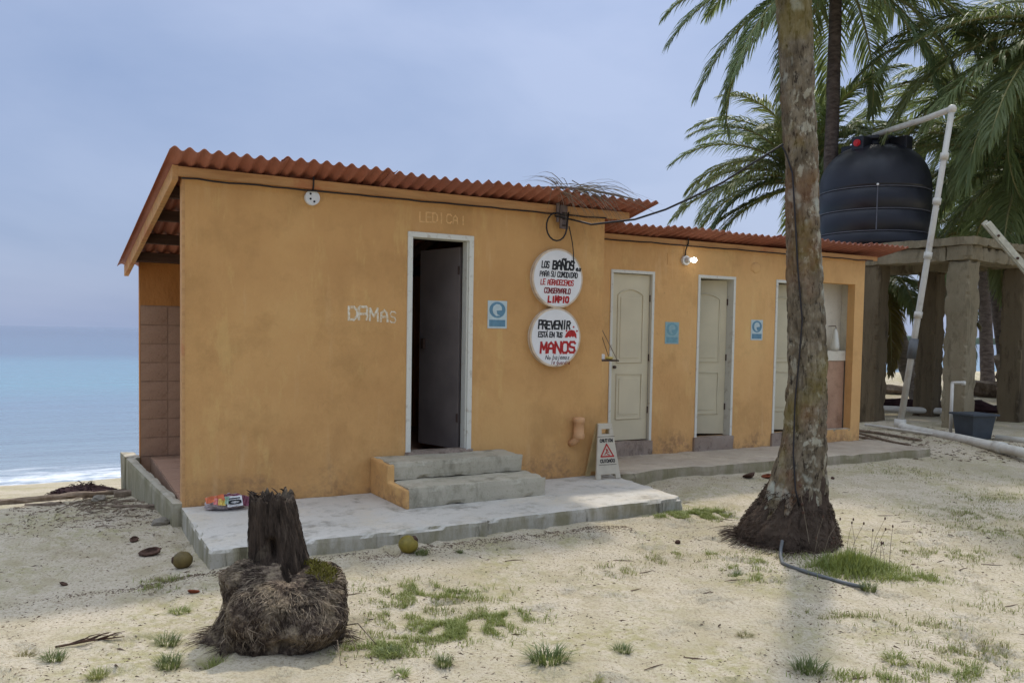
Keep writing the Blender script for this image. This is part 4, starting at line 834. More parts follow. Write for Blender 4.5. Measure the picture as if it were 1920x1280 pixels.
tag(MB().tube([(7.0, 11.95, .22), (7.9, 10.8, .2)], .05, 12).obj('short_pipe', 'pvc', smooth=True), 'short white pipe on the sand at the right edge beside the bin', 'pipe', 'loose pipes')
tag(MB().tube([(6.7, 15.9, .30), (8.3, 15.35, .30)], .06, 12).obj('rear_pipe', 'pvc', smooth=True), 'white pipe lying behind the concrete columns', 'pipe', 'loose pipes')
t = thing('standpipe', 'thin upright pipe with a short arm in front of a column', 'standpipe', (6.60, 12.45, .12))
MB().tube([(0, 0, 0), (0, 0, .86)], .024, 10).obj('upright', 'pvc', t, smooth=True); MB().tube([(-.01, 0, .86), (.19, 0, .87)], .022, 10).obj('arm', 'pvc', t, smooth=True); MB().tube([(.17, 0, .88), (.17, 0, .83)], .03, 10).obj('tap', 'pvc', t, smooth=True)
t = thing('plastic_bin', 'slate blue square plastic bin beside the standpipe', 'bin', (6.76, 12.12, .16), .25)
m = MB(); w0, w1, h = .155, .20, .40
m.hexa([(-w0, -w0, 0), (w0, -w0, 0), (w0, w0, 0), (-w0, w0, 0)], [(-w1, -w1, h), (w1, -w1, h), (w1, w1, h), (-w1, w1, h)]); m.f.pop(1)
m.hexa([(-w0 * .9, -w0 * .9, .03), (w0 * .9, -w0 * .9, .03), (w0 * .9, w0 * .9, .03), (-w0 * .9, w0 * .9, .03)], [(-w1 * .94, -w1 * .94, h), (w1 * .94, -w1 * .94, h), (w1 * .94, w1 * .94, h), (-w1 * .94, w1 * .94, h)]); m.f.pop(7)
m.obj('tub', 'bucket', t); m = MB()
for k in range(4):
    q = k * pi / 2; c_, s_ = cos(q), sin(q); R = lambda x, y, z: (x * c_ - y * s_, x * s_ + y * c_, z)
    m.hexa([R(-.235, -.235, h - .03), R(.235, -.235, h - .03), R(.205, -.205, h - .03), R(-.205, -.205, h - .03)], [R(-.235, -.235, h), R(.235, -.235, h), R(.205, -.205, h), R(-.205, -.205, h)])
m.obj('rim', 'bucket', t, bevel=.006); MB().box(.095, .11, -.192, -.185, .15, .25).obj('sticker', 'porcelain', t, rot=(-.12, 0, 0))
t = thing('ladder', 'pale wooden ladder leaning on the concrete beam at the right edge', 'ladder', (7.08, 12.55, 3.38))
D = Vector((2.7, -.25, -3.15)); s = Vector((.17, .40, .07))
for k in (0, 1):
    o_ = s * k; u = Vector((.034, .0, .03)); v = Vector((0, .022, 0)); b_ = [o_ + D - u - v, o_ + D + u - v, o_ + D + u + v, o_ + D - u + v]; t_ = [o_ - u - v, o_ + u - v, o_ + u + v, o_ - u + v]
    MB().hexa(b_, t_).obj('rail', 'bleached', t, bevel=.006)
for k in range(9): c = D * (.06 + k * .105); MB().tube([c - s * .12, c + s * 1.12], .02, 8).obj('rung', 'dark_timber', t)

# ------------------------------------------------------------------ palms
def frond_mesh(name, L, elev, droop, nl, ll, seed, mat, grav=.85, wid=.017):
    rnd = random.Random(seed); N = 16; P = [Vector((0, 0, 0))]; T = []; ya = 0
    for i in range(N):
        th = elev - droop * ((i + .5) / N) ** 1.25; ya += rnd.uniform(-.03, .03)
        d = Vector((cos(th) * cos(ya), cos(th) * sin(ya), sin(th))); T.append(d); P.append(P[-1] + d * (L / N))
    T.append(T[-1]); m = MB(); m.tube(P, [.03 * (1 - i / N) ** .8 + .005 for i in range(N + 1)], 5, cap=False)
    for i in range(nl):
        s = .10 + .90 * (i + rnd.random() * .6) / nl; f = s * N; k = min(int(f), N - 1); p = P[k].lerp(P[k + 1], f - k); t = T[k]
        n = Vector((-sin(0), 0, 1)); n = (n - t * n.dot(t)); n = n.normalized() if n.length > .05 else Vector((1, 0, 0)); side = t.cross(n).normalized()
        l = ll * (sin(pi * min(1, .18 + .78 * s)) ** .55) * rnd.uniform(.85, 1.1)
        for sg in (-1, 1):
            ph = radians(28 + 42 * s + rnd.uniform(-8, 8)); d1 = (side * sg * cos(ph) + t * sin(ph) + n * rnd.uniform(.05, .32)).normalized()
            g = grav * rnd.uniform(.6, 1.25); d2 = (d1 + Vector((0, 0, -g * .55))).normalized(); d3 = (d2 + Vector((0, 0, -g * .8))).normalized()
            q0 = p; q1 = p + d1 * l * .30; q2 = q1 + d2 * l * .36; q3 = q2 + d3 * l * .34
            w = (d1.cross(n + Vector((rnd.uniform(-.6, .6), rnd.uniform(-.6, .6), 0)))).normalized() * wid * rnd.uniform(.8, 1.15)
            m.add([q0 - w * .4, q0 + w * .4, q1 - w, q1 + w, q2 - w * .75, q2 + w * .75, q3], [(0, 1, 3, 2), (2, 3, 5, 4), (4, 5, 6)])
    me = m.mesh(name, mat); me.materials.append(MAT['rachis'])
    nr = 5 * N; ix = [0] * len(me.polygons); ix[:nr] = [1] * nr; me.polygons.foreach_set('material_index', ix); return me
FR = {}
def frond(elev, kind, L, droop):
    key = (round(elev / 12), kind, round(L * 2), round(droop / 15), random.randint(0, 1))
    if key not in FR: FR[key] = frond_mesh('frond', L, radians(key[0] * 12), radians(key[3] * 15), 100, .22 * L, len(FR) + 11, kind)
    return FR[key]
def palm(name, label, base, crown, r0, r1, bark, fronds, curve=(0, 0), nuts=0, seg=28, group='coconut palms'):
    t = thing(name, label, 'palm tree', base, 0, group); b = Vector((0, 0, -.2)); c = Vector(crown) - Vector(base); P = []; R = []
    for i in range(seg + 1):
        u = i / seg; P.append(b.lerp(c, u) + Vector((curve[0], curve[1], 0)) * sin(pi * u)); R.append((r0 + (r1 - r0) * u ** .6) * (1 + .05 * (i % 2)))
    MB().tube(P, R, 14, jit=.06).obj('trunk', bark, t, smooth=True)
    for (az, el, L, dr, kind) in fronds:
        o = part('frond', frond(el, kind, L, dr), t, c + Vector((.05 * cos(radians(az)), .05 * sin(radians(az)), random.uniform(-.12, .1))), (0, 0, radians(az)))
    for k in range(nuts):
        q = k * 2.4; part('coconut', NUT, t, c + Vector((.2 * cos(q), .2 * sin(q), -.22 - .05 * (k % 3))), (q, k, 0))
    return t
NUT = MB().ellipsoid((0, 0, 0), (.10, .10, .125), 12, 8).mesh('coconut', 'coconut', True)
def ring(n, els, L, dr, kinds, az0=0, seed=1):
    r = random.Random(seed); out = []
    for i in range(n):
        el = els[i % len(els)] + r.uniform(-7, 7); out.append((az0 + i * 137.5 + r.uniform(-8, 8), el, L * r.uniform(.88, 1.1), dr * r.uniform(.8, 1.15), kinds[i % len(kinds)]))
    return out
palm('coconut_palm', 'tall thin dark palm rising behind the water tank', (5.78, 16.0, .0), (5.98, 16.0, 8.55), .16, .11, 'bark2', ring(20, (60, 35, 12, -12, -32), 3.5, 75, ('leaf_dark', 'leaf'), 20, 3) + [(175, 14, 3.7, 62, 'leaf'), (188, -6, 3.7, 62, 'leaf_dark'), (196, -26, 3.8, 48, 'leaf'), (212, -30, 3.6, 45, 'leaf'), (330, -25, 3.4, 60, 'leaf'), (310, -38, 3.5, 45, 'leaf_dark'), (350, -5, 3.4, 75, 'leaf')], (.1, 0), 5)
palm('coconut_palm', 'shorter bushy palm with yellow green fronds between trunk and tank', (6.9, 19.4, -.1), (6.55, 19.0, 5.15), .2, .15, 'bark2', ring(30, (80, 62, 45, 28, 10, -8), 3.2, 85, ('leaf', 'leaf_dark', 'leaf'), 0, 8) + [(170, 48, 3.3, 95, 'leaf'), (180, 66, 3.3, 105, 'leaf'), (185, 26, 3.3, 85, 'leaf'), (200, 8, 3.2, 72, 'leaf'), (160, 8, 3.2, 62, 'leaf'), (172, -12, 3.0, 52, 'leaf'), (250, 60, 3.0, 80, 'leaf'), (290, 70, 3.0, 80, 'leaf'), (20, 62, 3.0, 85, 'leaf')], (0, 0), 4)
palm('coconut_palm', 'dense dark palm behind the tall white pipe at the right edge', (10.3, 16.6, .05), (9.95, 16.1, 5.0), .2, .15, 'bark2', ring(36, (75, 52, 34, 16, 0, -18), 3.7, 82, ('leaf_dark', 'leaf', 'leaf_dark'), 40, 5) + [(172, 40, 3.9, 80, 'leaf_dark'), (185, 30, 3.8, 62, 'leaf'), (215, 30, 3.2, 85, 'leaf')], (0, 0), 5)
palm('coconut_palm', 'high palm whose fronds hang in at the upper right corner', (10.6, 15.4, .05), (9.6, 14.6, 7.0), .2, .14, 'bark2', ring(26, (70, 45, 25, 5, -15, -35), 3.7, 75, ('leaf_dark', 'leaf'), 10, 6) + [(165, 30, 3.8, 70, 'leaf_dark'), (180, 12, 3.6, 55, 'leaf_dark'), (195, -8, 3.6, 45, 'leaf'), (210, -25, 3.5, 40, 'leaf_dark')], (.2, .1), 5)
palm('coconut_palm', 'far dark slender palm seen between the two right columns', (12.1, 20.0, .1), (11.3, 20.2, 7.2), .2, .13, 'bark2', ring(24, (65, 40, 15, -10, -30), 3.6, 78, ('leaf_dark', 'leaf_dark', 'leaf'), 70, 7), (-.15, 0), 3)
palm('coconut_palm', 'low leaning grey palm with ageing fronds under the concrete frame', (9.6, 19.0, -.1), (8.45, 19.1, 3.0), .22, .17, 'bark3', ring(18, (60, 30, 5, -20, -45), 2.7, 70, ('leaf', 'leaf_dark', 'leaf_yellow'), 30, 9) + [(260, -50, 2.3, 40, 'leaf_yellow'), (290, -40, 2.3, 45, 'leaf'), (235, -35, 2.4, 55, 'leaf_yellow'), (300, -5, 2.8, 85, 'leaf_dark'), (330, -10, 2.8, 80, 'leaf_dark')], (-.1, 0), 0)
palm('coconut_palm', 'distant palm low behind the tall palms at the right', (13.5, 23.5, .1), (13.0, 23.4, 5.6), .2, .14, 'bark2', ring(22, (65, 40, 15, -10, -30), 3.4, 78, ('leaf_dark', 'leaf'), 15, 12), (0, 0), 0)

# the big palm in front
t = thing('coconut_palm', 'large lichen spotted palm trunk standing in front of the lower wing', 'palm tree', (2.22, 6.5, 0), 0, 'coconut palms')
TR = [(-.15, 2.21, .345), (.06, 2.21, .325), (.19, 2.215, .290), (.32, 2.245, .245), (.49, 2.27, .210), (.70, 2.295, .180), (.91, 2.31, .158), (1.33, 2.31, .146), (1.75, 2.29, .139), (2.16, 2.26, .130), (2.57, 2.23, .123), (2.98, 2.21, .121), (3.39, 2.17, .121), (3.79, 2.14, .127), (4.19, 2.11, .131), (5.2, 2.03, .135), (6.5, 1.95, .125), (8.0, 1.9, .115), (9.3, 1.92, .11)]
def tr_at(z):
    for (z0, x0, r0), (z1, x1, r1) in zip(TR, TR[1:]):
        if z <= z1: u = (z - z0) / (z1 - z0); return x0 + (x1 - x0) * u, r0 + (r1 - r0) * u
    return TR[-1][1:]
vs = []; fs = []; n = 110; zs = [-.15]
while zs[-1] < 9.3: zs.append(zs[-1] + (.016 if zs[-1] < 4.6 else .12))
for i, z in enumerate(zs):
    x, r = tr_at(z)
    for k in range(n):
        q = 2 * pi * k / n; d = Vector((cos(q), sin(q), 0)); pn = Vector((cos(q) * 1.6, sin(q) * 1.6, z * 1.3)); ringz = abs(((z * 7.5 + .8 * noise.noise(pn * .7)) % 1.0) - .5) * 2
        rr = r * (1 + .05 * noise.noise(pn) + .085 * noise.noise(pn * 4.3) + .07 * noise.noise(Vector((cos(q) * 9, sin(q) * 9, z * 6))) + .04 * noise.noise(Vector((cos(q) * 18, sin(q) * 18, z * 9)))) - .012 * sstep(.7, .95, ringz) * (.4 + .6 * abs(noise.noise(pn * 3)))
        if z < .6: rr *= 1 + (.6 - z) * .30 * noise.noise(Vector((cos(q) * 2.4, sin(q) * 2.4, 3)))
        vs.append((x - 2.22 + rr * cos(q), rr * sin(q), z))
for i in range(len(zs) - 1):
    for k in range(n): k2 = (k + 1) % n; fs.append((i * n + k, i * n + k2, (i + 1) * n + k2, (i + 1) * n + k))
MB().add(vs, fs).obj('trunk', 'bark', t, smooth=True)
for (az, el, L, dr, kind) in ring(22, (68, 45, 22, 0, -22), 3.9, 75, ('leaf', 'leaf_dark'), 0, 2):
    part('frond', frond(el, kind, L, dr), t, (-.30, 0, 9.35 + random.uniform(-.1, .1)), (0, 0, radians(az)))
def fibre(m, p, q, w, bow, rnd):
    p = Vector(p); q = Vector(q); mid = p.lerp(q, .5) + Vector(bow); d = (q - p).normalized(); s = d.cross(Vector((rnd.uniform(-1, 1), rnd.uniform(-1, 1), rnd.uniform(-1, 1)))).normalized() * w
    m.add([p - s, p + s, mid - s * .9, mid + s * .9, q - s * .3, q + s * .3], [(0, 1, 3, 2), (2, 3, 5, 4)])
# matted roots round the foot
rnd = random.Random(3)
def foot(q, z):   # outline of the root cone, hugging the flare of the trunk
    x, r = tr_at(z); lo = 1 - sstep(.0, .42, z)
    return r * (1.0 + .08 * lo) + .018 * (.3 + .7 * lo) + lo * (.055 * noise.noise(Vector((cos(q) * 2, sin(q) * 2, 8))) + .03 * (cos(q) < -.2)) + .035 * noise.noise(Vector((cos(q) * 5, sin(q) * 5, z * 5))) + .03 * abs(noise.noise(Vector((cos(q) * 9, sin(q) * 9, z * 7)))) + .014 * noise.noise(Vector((cos(q) * 24, sin(q) * 24, z * 26)))
prof = [(1, -.12)] + [(1, -.03 + .016 * k) for k in range(24)] + [(.98, .37), (.96, .40), (.92, .44)]
m = MB(); n = 150
for (k_, z) in prof:
    for k in range(n):
        q = 2 * pi * k / n; zz = z * (1 + (.50 * noise.noise(Vector((cos(q) * 1.7, sin(q) * 1.7, 4.4))) + .40 * noise.noise(Vector((cos(q) * 5, sin(q) * 5, 1.4)))) * sstep(.10, .25, z)); ox_ = tr_at(zz)[0] - 2.22; r = foot(q, zz) * k_; m.v.append((ox_ + r * cos(q), r * sin(q), zz + .02 * noise.noise(Vector((cos(q) * 4, sin(q) * 4, z * 5)))))
for i in range(len(prof) - 1):
    for k in range(n): k2 = (k + 1) % n; m.f.append((i * n + k, i * n + k2, (i + 1) * n + k2, (i + 1) * n + k))
rm = m.obj('root_mass', 'fibre2', t, smooth=True)
m = MB()
for i in range(2600):
    q = rnd.uniform(0, 2 * pi); z0 = rnd.uniform(.01, .33 + .10 * (cos(q) < 0)); r = foot(q, z0); l = rnd.uniform(.008, .035); r1 = foot(q, max(0, z0 - l)) + rnd.uniform(.0, .02); z1 = max(-.02, z0 - l); q1 = q + rnd.uniform(-.12, .12)
    ox0, ox1 = tr_at(z0)[0] - 2.22, tr_at(z1)[0] - 2.22
    fibre(m, (ox0 + r * cos(q), r * sin(q), z0), (ox1 + r1 * cos(q1), r1 * sin(q1), z1), rnd.uniform(.0015, .0035), (.012 * cos(q), .012 * sin(q), .004), rnd)
for i in range(160):
    q = rnd.uniform(pi * .75, pi * 1.5); r = foot(q, 0); fibre(m, (r * cos(q), r * sin(q), .04), ((r + .16) * cos(q + rnd.uniform(-.3, .3)), (r + .16) * sin(q), .01), .003, (0, 0, .02), rnd)
stuff(m.obj('root_fibres', 'fibre2', t))
# cable running down the trunk, hose at its foot
cp = []
for (x, z) in ((2.04, 3.085), (2.075, 3.02), (2.115, 2.86), (2.14, 2.54), (2.17, 2.14), (2.21, 1.74), (2.20, 1.42), (2.185, 1.13), (2.17, .72), (2.17, .45), (2.19, .34)):
    cx, r = tr_at(z); dx = max(-r * .98, min(r * .98, x - cx)); cp.append((x, 6.5 - sqrt(max(0, r * r - dx * dx)) * 1.06 - .012, z))
tag(MB().tube(cp, .0065, 8).obj('cable', 'cable', smooth=True), 'black cable fixed down the big palm trunk', 'cable', 'black cables')
hz = [(2.03, 6.12, .10), (2.0, 6.06, .05), (1.965, 5.95, .028), (1.93, 5.80, .02), (1.95, 5.70, .018), (2.05, 5.55, .018), (2.16, 5.39, .02), (2.27, 5.23, .02)]
tag(MB().tube([(x, y, max(z, zg(x, y) + .011)) for x, y, z in hz], .0125, 10).obj('garden_hose', 'hose', smooth=True), 'dark grey hose lying at the foot of the big palm', 'hose')

# ------------------------------------------------------------------ stump in the foreground
SX0, SY0 = -1.16, 4.30
t = thing('tree_stump', 'dark rotting palm stump on a shaggy root mound in the foreground', 'tree stump', (SX0, SY0, 0))
rnd = random.Random(11)
def fbm(p, o=4):
    a_, t_ = 1.0, 0.0
    for k in range(o): t_ += a_ * noise.noise(p); p = p * 2.1 + Vector((3.1, 1.7, 5.3)); a_ *= .5
    return t_
def mound_p(q, h):
    """point of the root mound: h 0 at the sand, 1 at the brow, 2 at the middle of the top"""
    c_, s_ = cos(q), sin(q); hs = min(h, 1.0)
    r = .285 + .03 * sin(hs * 2.6)
    da = lambda q0: abs((q - q0 + pi) % (2 * pi) - pi)
    r += .15 * (1 - hs) ** 2.4 * max(0, cos(q - 3.2)) ** 2                       # skirt on the left
    r += .10 * max(0, 1 - da(5.45) / .55) * max(0, 1 - abs(hs - .45) / .55)      # knob at front right
    r += .05 * max(0, 1 - da(4.25) / .40) * max(0, 1 - abs(hs - .65) / .6)
    r -= .05 * max(0, 1 - da(3.75) / .22)
    r -= .10 * max(0, 1 - da(4.92) / .24) * max(0, 1 - abs(hs - .16) / .20)      # hollow under the lip
    top = .292 + .035 * s_ - .03 * c_
    z = top * (1 - (1 - hs) ** 1.15)
    if h > 1: r *= (2 - h) ** .8; z = top + .045 * (1 - (2 - h) ** 2)
    p = Vector((r * c_, r * s_, z)); o_ = Vector((c_, s_, .25 if h < 1 else 1.0)).normalized()
    d = .055 * fbm(p * 4.2 + Vector((7, 2, 1))) + .030 * abs(noise.noise(Vector((c_ * 7, s_ * 7, z * 5)))) + .020 * fbm(p * 17, 3) - .012
    return p + o_ * d * (1.0 if h < 1 else .7)
n = 220; m = MB(); hh = [-.12] + [k * .03 for k in range(34)] + [1.03 + .07 * k for k in range(14)]
for h in hh:
    for k in range(n):
        p = mound_p(2 * pi * k / n, max(0, h)); m.v.append((p.x, p.y, p.z - (.08 if h < 0 else 0)))
for i in range(len(hh) - 1):
    for k in range(n): k2 = (k + 1) % n; m.f.append((i * n + k, i * n + k2, (i + 1) * n + k2, (i + 1) * n + k))
rmn = m.obj('root_mound', 'fibre', t, smooth=True)
m = MB()
for i in range(12000):
    q = rnd.uniform(0, 2 * pi); h0 = rnd.uniform(.02, 1.7); p = mound_p(q, h0); q1 = q + rnd.uniform(-.05, .05); h1 = max(0, h0 - rnd.uniform(.02, .08)); e = mound_p(q1, h1) + Vector((cos(q), sin(q), .6)) * rnd.uniform(-.002, .012)
    if abs((q - 4.92 + pi) % (2 * pi) - pi) < .22 and h0 < .35: continue
    fibre(m, p, e, rnd.uniform(.0009, .0024), (0, 0, .002), rnd)
for i in range(2600):
    q = rnd.uniform(0, 2 * pi); h0 = rnd.uniform(.15, 1.25); p = mound_p(q, h0); q1 = q + rnd.uniform(-.12, .12); h1 = max(0, h0 - rnd.uniform(.10, .32)); e = mound_p(q1, h1) + Vector((cos(q), sin(q), .2)) * rnd.uniform(0, .016)
    if abs((q - 4.92 + pi) % (2 * pi) - pi) < .22 and h0 < .5: continue
    fibre(m, p, e, rnd.uniform(.0012, .0028), (.010 * cos(q), .010 * sin(q), .004), rnd)
for i in range(240):
    q = rnd.uniform(-.5, .4) if i % 3 == 0 else rnd.uniform(2.5, 4.1); p = mound_p(q, .05); l = rnd.uniform(.03, .12); q1 = q + rnd.uniform(-.4, .4); e = Vector((p.x + l * cos(q1), p.y + l * sin(q1), 0)); e.z = zg(SX0 + e.x, SY0 + e.y) + .005
    fibre(m, p, e, rnd.uniform(.0010, .0022), (0, 0, .010), rnd)
for (q0, l) in ((-.15, .22), (-.45, .17), (5.55, .20)):
    p = mound_p(q0, .25); P = [p, p + Vector((.4 * l * cos(q0), .4 * l * sin(q0), .02)), p + Vector((l * cos(q0 - .3), l * sin(q0 - .3), -p.z + .012))]; m.tube(P, [.004, .0035, .002], 5)
stuff(m.obj('root_fibres', 'fibre', t))
m = MB()
for i in range(2400):
    q = rnd.uniform(0, 2 * pi); h0 = rnd.uniform(.25, 1.55); p = mound_p(q, h0) + Vector((cos(q), sin(q), .5)) * .003; q1 = q + rnd.gauss(0, .09); h1 = max(.02, h0 - rnd.uniform(.06, .26)); e = mound_p(q1, h1) + Vector((cos(q), sin(q), .3)) * rnd.uniform(.002, .018)
    if abs((q - 4.92 + pi) % (2 * pi) - pi) < .22 and h0 < .5: continue
    if fbm(p * 6) < -.05: continue
    fibre(m, p, e, rnd.uniform(.0012, .0026), (.012 * cos(q), .012 * sin(q), .006), rnd)
stuff(m.obj('pale_root_strands', 'strand', t))
# the broken trunk on top, leaning a little to the left
TC = (-.075, .15)
def trunk_p(q, u):
    c_, s_ = cos(q), sin(q); top = .40 + .05 * noise.noise(Vector((c_ * 1.6, s_ * 1.6, 1))) + .035 * noise.noise(Vector((c_ * 6, s_ * 6, 2))); z = .27 + (top + .035) * u
    r = .165 - .055 * u; r *= 1 + .07 * fbm(Vector((c_ * 2, s_ * 2, z * 3))) ; r += .014 * abs(noise.noise(Vector((c_ * 8, s_ * 8, z * 1.6)))) + .007 * fbm(Vector((c_ * 18, s_ * 18, z * 7)), 3)
    dq = abs((q - 4.80 + pi) % (2 * pi) - pi); zz = (z - .44) / .075
    if dq < .30 and abs(zz) < 1: r -= .085 * (1 - dq / .30) * (1 - zz * zz)
    return Vector((TC[0] - .05 * u + r * c_, TC[1] + r * s_, z))
n = 150; N = 44; m = MB()
for i in range(N + 1):
    for k in range(n): m.v.append(tuple(trunk_p(2 * pi * k / n, -.35 + 1.35 * i / N)))
for i in range(N):
    for k in range(n): k2 = (k + 1) % n; m.f.append((i * n + k, i * n + k2, (i + 1) * n + k2, (i + 1) * n + k))
for rr, dz in ((.86, -.012), (.70, -.05), (.4, -.075), (.02, -.08)):
    o_ = len(m.v)
    for k in range(n):
        p = trunk_p(2 * pi * k / n, 1.0); cx_, cy_ = TC[0] - .05, TC[1]; m.v.append((cx_ + (p.x - cx_) * rr, cy_ + (p.y - cy_) * rr, (p.z - .71) * rr + .71 + dz + .02 * noise.noise(Vector((rr * 7 * cos(2 * pi * k / n), rr * 7 * sin(2 * pi * k / n), 3)))))
    for k in range(n): k2 = (k + 1) % n; m.f.append((o_ - n + k, o_ - n + k2, o_ + k2, o_ + k))
tk = m.obj('trunk', 'stump', t, smooth=True)
m = MB()
for i in range(60):
    q = rnd.uniform(0, 2 * pi); p = trunk_p(q, 1.0) * 1.0; cx_, cy_ = TC[0] - .05, TC[1]; f_ = rnd.uniform(.4, 1.0); p.x = cx_ + (p.x - cx_) * f_; p.y = cy_ + (p.y - cy_) * f_; p.z -= .02; a_ = rnd.uniform(0, 6.28)
    fibre(m, p, (p.x + .04 * cos(a_), p.y + .04 * sin(a_), p.z + rnd.uniform(.01, .04)), rnd.uniform(.002, .005), (0, 0, .004), rnd)
for i in range(500):
    q = rnd.uniform(0, 2 * pi); u = rnd.uniform(.12, 1.0); p = trunk_p(q, u); e = trunk_p(q + rnd.uniform(-.04, .04), max(0, u - rnd.uniform(.05, .18))); e += Vector((cos(q), sin(q), 0)) * rnd.uniform(-.002, .009)
    fibre(m, p, e, rnd.uniform(.001, .003), (.003 * cos(q), .003 * sin(q), 0), rnd)
stuff(m.obj('splinters', 'stump', tk))
m = MB()
for i in range(700):
    q = rnd.uniform(-.5, 1.4); rr = rnd.uniform(.13, .27); x, y = rr * cos(q), rr * sin(q) - .02; z = .352 - max(0, rr - .19) * .5
    fibre(m, (x, y, z), (x + rnd.gauss(0, .012), y + rnd.gauss(0, .012), z + rnd.uniform(.008, .03)), .0022, (0, 0, .002), rnd)
stuff(m.obj('moss', 'moss', t))

# ------------------------------------------------------------------ coconuts, husks, drift
def coco(nm, x, y, r, mat, label, rot=(0, 0, 0), cap=None, group='coconuts on the sand', sq=.9):
    t = thing(nm, label, 'coconut', (x, y, zg(x, y) + r * sq * .90), 0, group)
    body = MB().ellipsoid((0, 0, 0), (r, r * .94, r * sq), 28, 18, lambda d: 1 + .045 * abs(cos(1.5 * atan2(d.y, d.x))) + .03 * noise.noise(d * 2.2)).obj('shell', mat, t, smooth=True); body.rotation_euler = rot
    if cap: MB().tube([Vector(cap) * r * .82, Vector(cap) * r * 1.02, Vector(cap) * r * 1.14], [r * .45, r * .38, r * .22], 12, jit=.2).obj('calyx', 'husk', body)
    return t
coco('coconut', -.705, 5.76, .068, 'coconut', 'olive green coconut on the sand before the slab', (.2, .3, .4), (.55, .1, .8))
coco('coconut', -2.15, 5.42, .062, 'coconut2', 'brown green coconut on the sand near the slab corner', (0, 0, .2), (-.95, -.15, .05))
def husk(nm, x, y, r, mat, label, seed, half=True, sy=.62):
    m = MB(); N = 20; M = 8; f = lambda d: 1 + .25 * noise.noise(d * 3 + Vector((seed, 0, 0)))
    for (sc_, inner) in ((1, 0), (.72, 1)):
        o_ = len(m.v)
        for j in range(M + 1):
            th = pi * .5 + (pi * .5) * j / M
            for k in range(N):
                q = 2 * pi * k / N; d = Vector((sin(th) * cos(q), sin(th) * sin(q), cos(th))); w = f(d) * sc_; m.v.append((d.x * r * w, d.y * r * sy * w, d.z * r * .5 * w + (0 if not inner else .004)))
        for j in range(M):
            for k in range(N): k2 = (k + 1) % N; qd = (o_ + j * N + k, o_ + j * N + k2, o_ + (j + 1) * N + k2, o_ + (j + 1) * N + k); m.f.append(qd if inner else qd[::-1])
    for k in range(N): k2 = (k + 1) % N; m.f.append((k, k2, (M + 1) * N + k2, (M + 1) * N + k))
    return tag(m.obj(nm, mat, smooth=True, loc=(x, y, zg(x, y) + r * .42), rot=(.35, -.15, seed)), label, 'husk', 'coconut husks')
husk('coconut_husk', -2.53, 5.80, .072, 'husk', 'split brown coconut husk lying left of the slab', .5)
husk('coconut_husk', -2.79, 6.13, .045, 'husk', 'small dark husk piece between split husk and kerb wall', 1.5)
husk('coconut_husk', -2.76, 5.10, .027, 'husk', 'tiny dark husk alone on the sand at left', 2.5, sy=.9)
husk('coconut_husk', -1.89, 4.93, .034, 'husk_red', 'reddish husk scrap left of the root mound', 3.5)
husk('coconut_husk', 2.60, 9.02, .10, 'husk', 'dark broken husk on the sand by the walkway', 4.5); husk('coconut_husk', 2.80, 9.02, .07, 'husk_red', 'small broken husk beside the larger one by the walkway', 5.2)
SM = MB().ellipsoid((0, 0, 0), (.022, .018, .016), 8, 6, lambda d: 1 + .3 * noise.noise(d * 3)).mesh('dry_seed_pod', 'husk', True)
for i, (x, y, l) in enumerate(((.30, 6.85, 'dark pod on the sand before the middle of the slab'), (.62, 7.0, 'dark pod on the sand right of the slab middle'), (.93, 7.05, 'dark pod on the sand near the right end of the slab'), (1.30, 6.35, 'dark pod between the slab and the big palm'), (-.10, 7.28, 'dark pod lying on the slab below the steps'), (3.55, 9.10, 'dark pod beside the walkway right of the palm'))):
    o = bpy.data.objects.new('dry_seed_pod', SM); COL.objects.link(o); o.location = (x, y, (zg(x, y) if i != 4 else .172) + .012); o.rotation_euler = (0, 0, i); tag(o, l, 'seed pod', 'dry seed pods')
# driftwood and weed at the left
def log(nm, pts, rs, mat, label, cat='driftwood', group='driftwood on the beach', jit=.45, n=10):
    P = [Vector((x, y, zg(x, y) + z)) for x, y, z in pts]; Q = []; R = []
    for i in range(len(P) - 1):
        for k in range(6): u = k / 6; w_ = rs[i] + (rs[i + 1] - rs[i]) * u; sd_ = pts[0][0] * 3.7; Q.append(P[i].lerp(P[i + 1], u) + Vector((.5, 1.0, .6)) * w_ * 1.5 * noise.noise(Vector(((i + u) * 1.7, sd_, 1)))); R.append(w_ * (1 + .45 * noise.noise(Vector(((i + u) * 2.6, sd_, 5)))))
    Q.append(P[-1]); R.append(rs[-1]); return tag(MB().tube(Q, R, n, jit=jit).obj(nm, mat, smooth=False), label, cat, group)
log('driftwood_log', [(-5.4, 8.0, .02), (-4.7, 8.25, .02), (-4.3, 8.55, .035), (-3.95, 9.0, .02)], [.03, .04, .03, .02], 'driftwood', 'long thin driftwood branch at the left edge of the beach')
log('driftwood_log', [(-4.05, 8.45, .02), (-3.55, 8.75, .03)], [.045, .05], 'driftwood', 'short driftwood piece near the kerb wall')
log('driftwood_log', [(-4.55, 7.75, .02), (-4.2, 7.72, .02)], [.012, .03], 'driftwood', 'club shaped driftwood stick on the left sand')
log('driftwood_log', [(-3.95, 9.35, .03), (-3.50, 9.45, .06)], [.07, .075], 'driftwood', 'pale driftwood block behind the dark weed')
log('driftwood_log', [(-3.85, 9.05, .05), (-3.45, 9.15, .05)], [.05, .06], 'driftwood', 'dark driftwood block against the kerb wall')
log('driftwood_log', [(-3.45, 7.15, .01), (-3.15, 7.3, .02)], [.012, .03], 'driftwood', 'small dark stick on the sand left of the kerb wall')
m = MB()
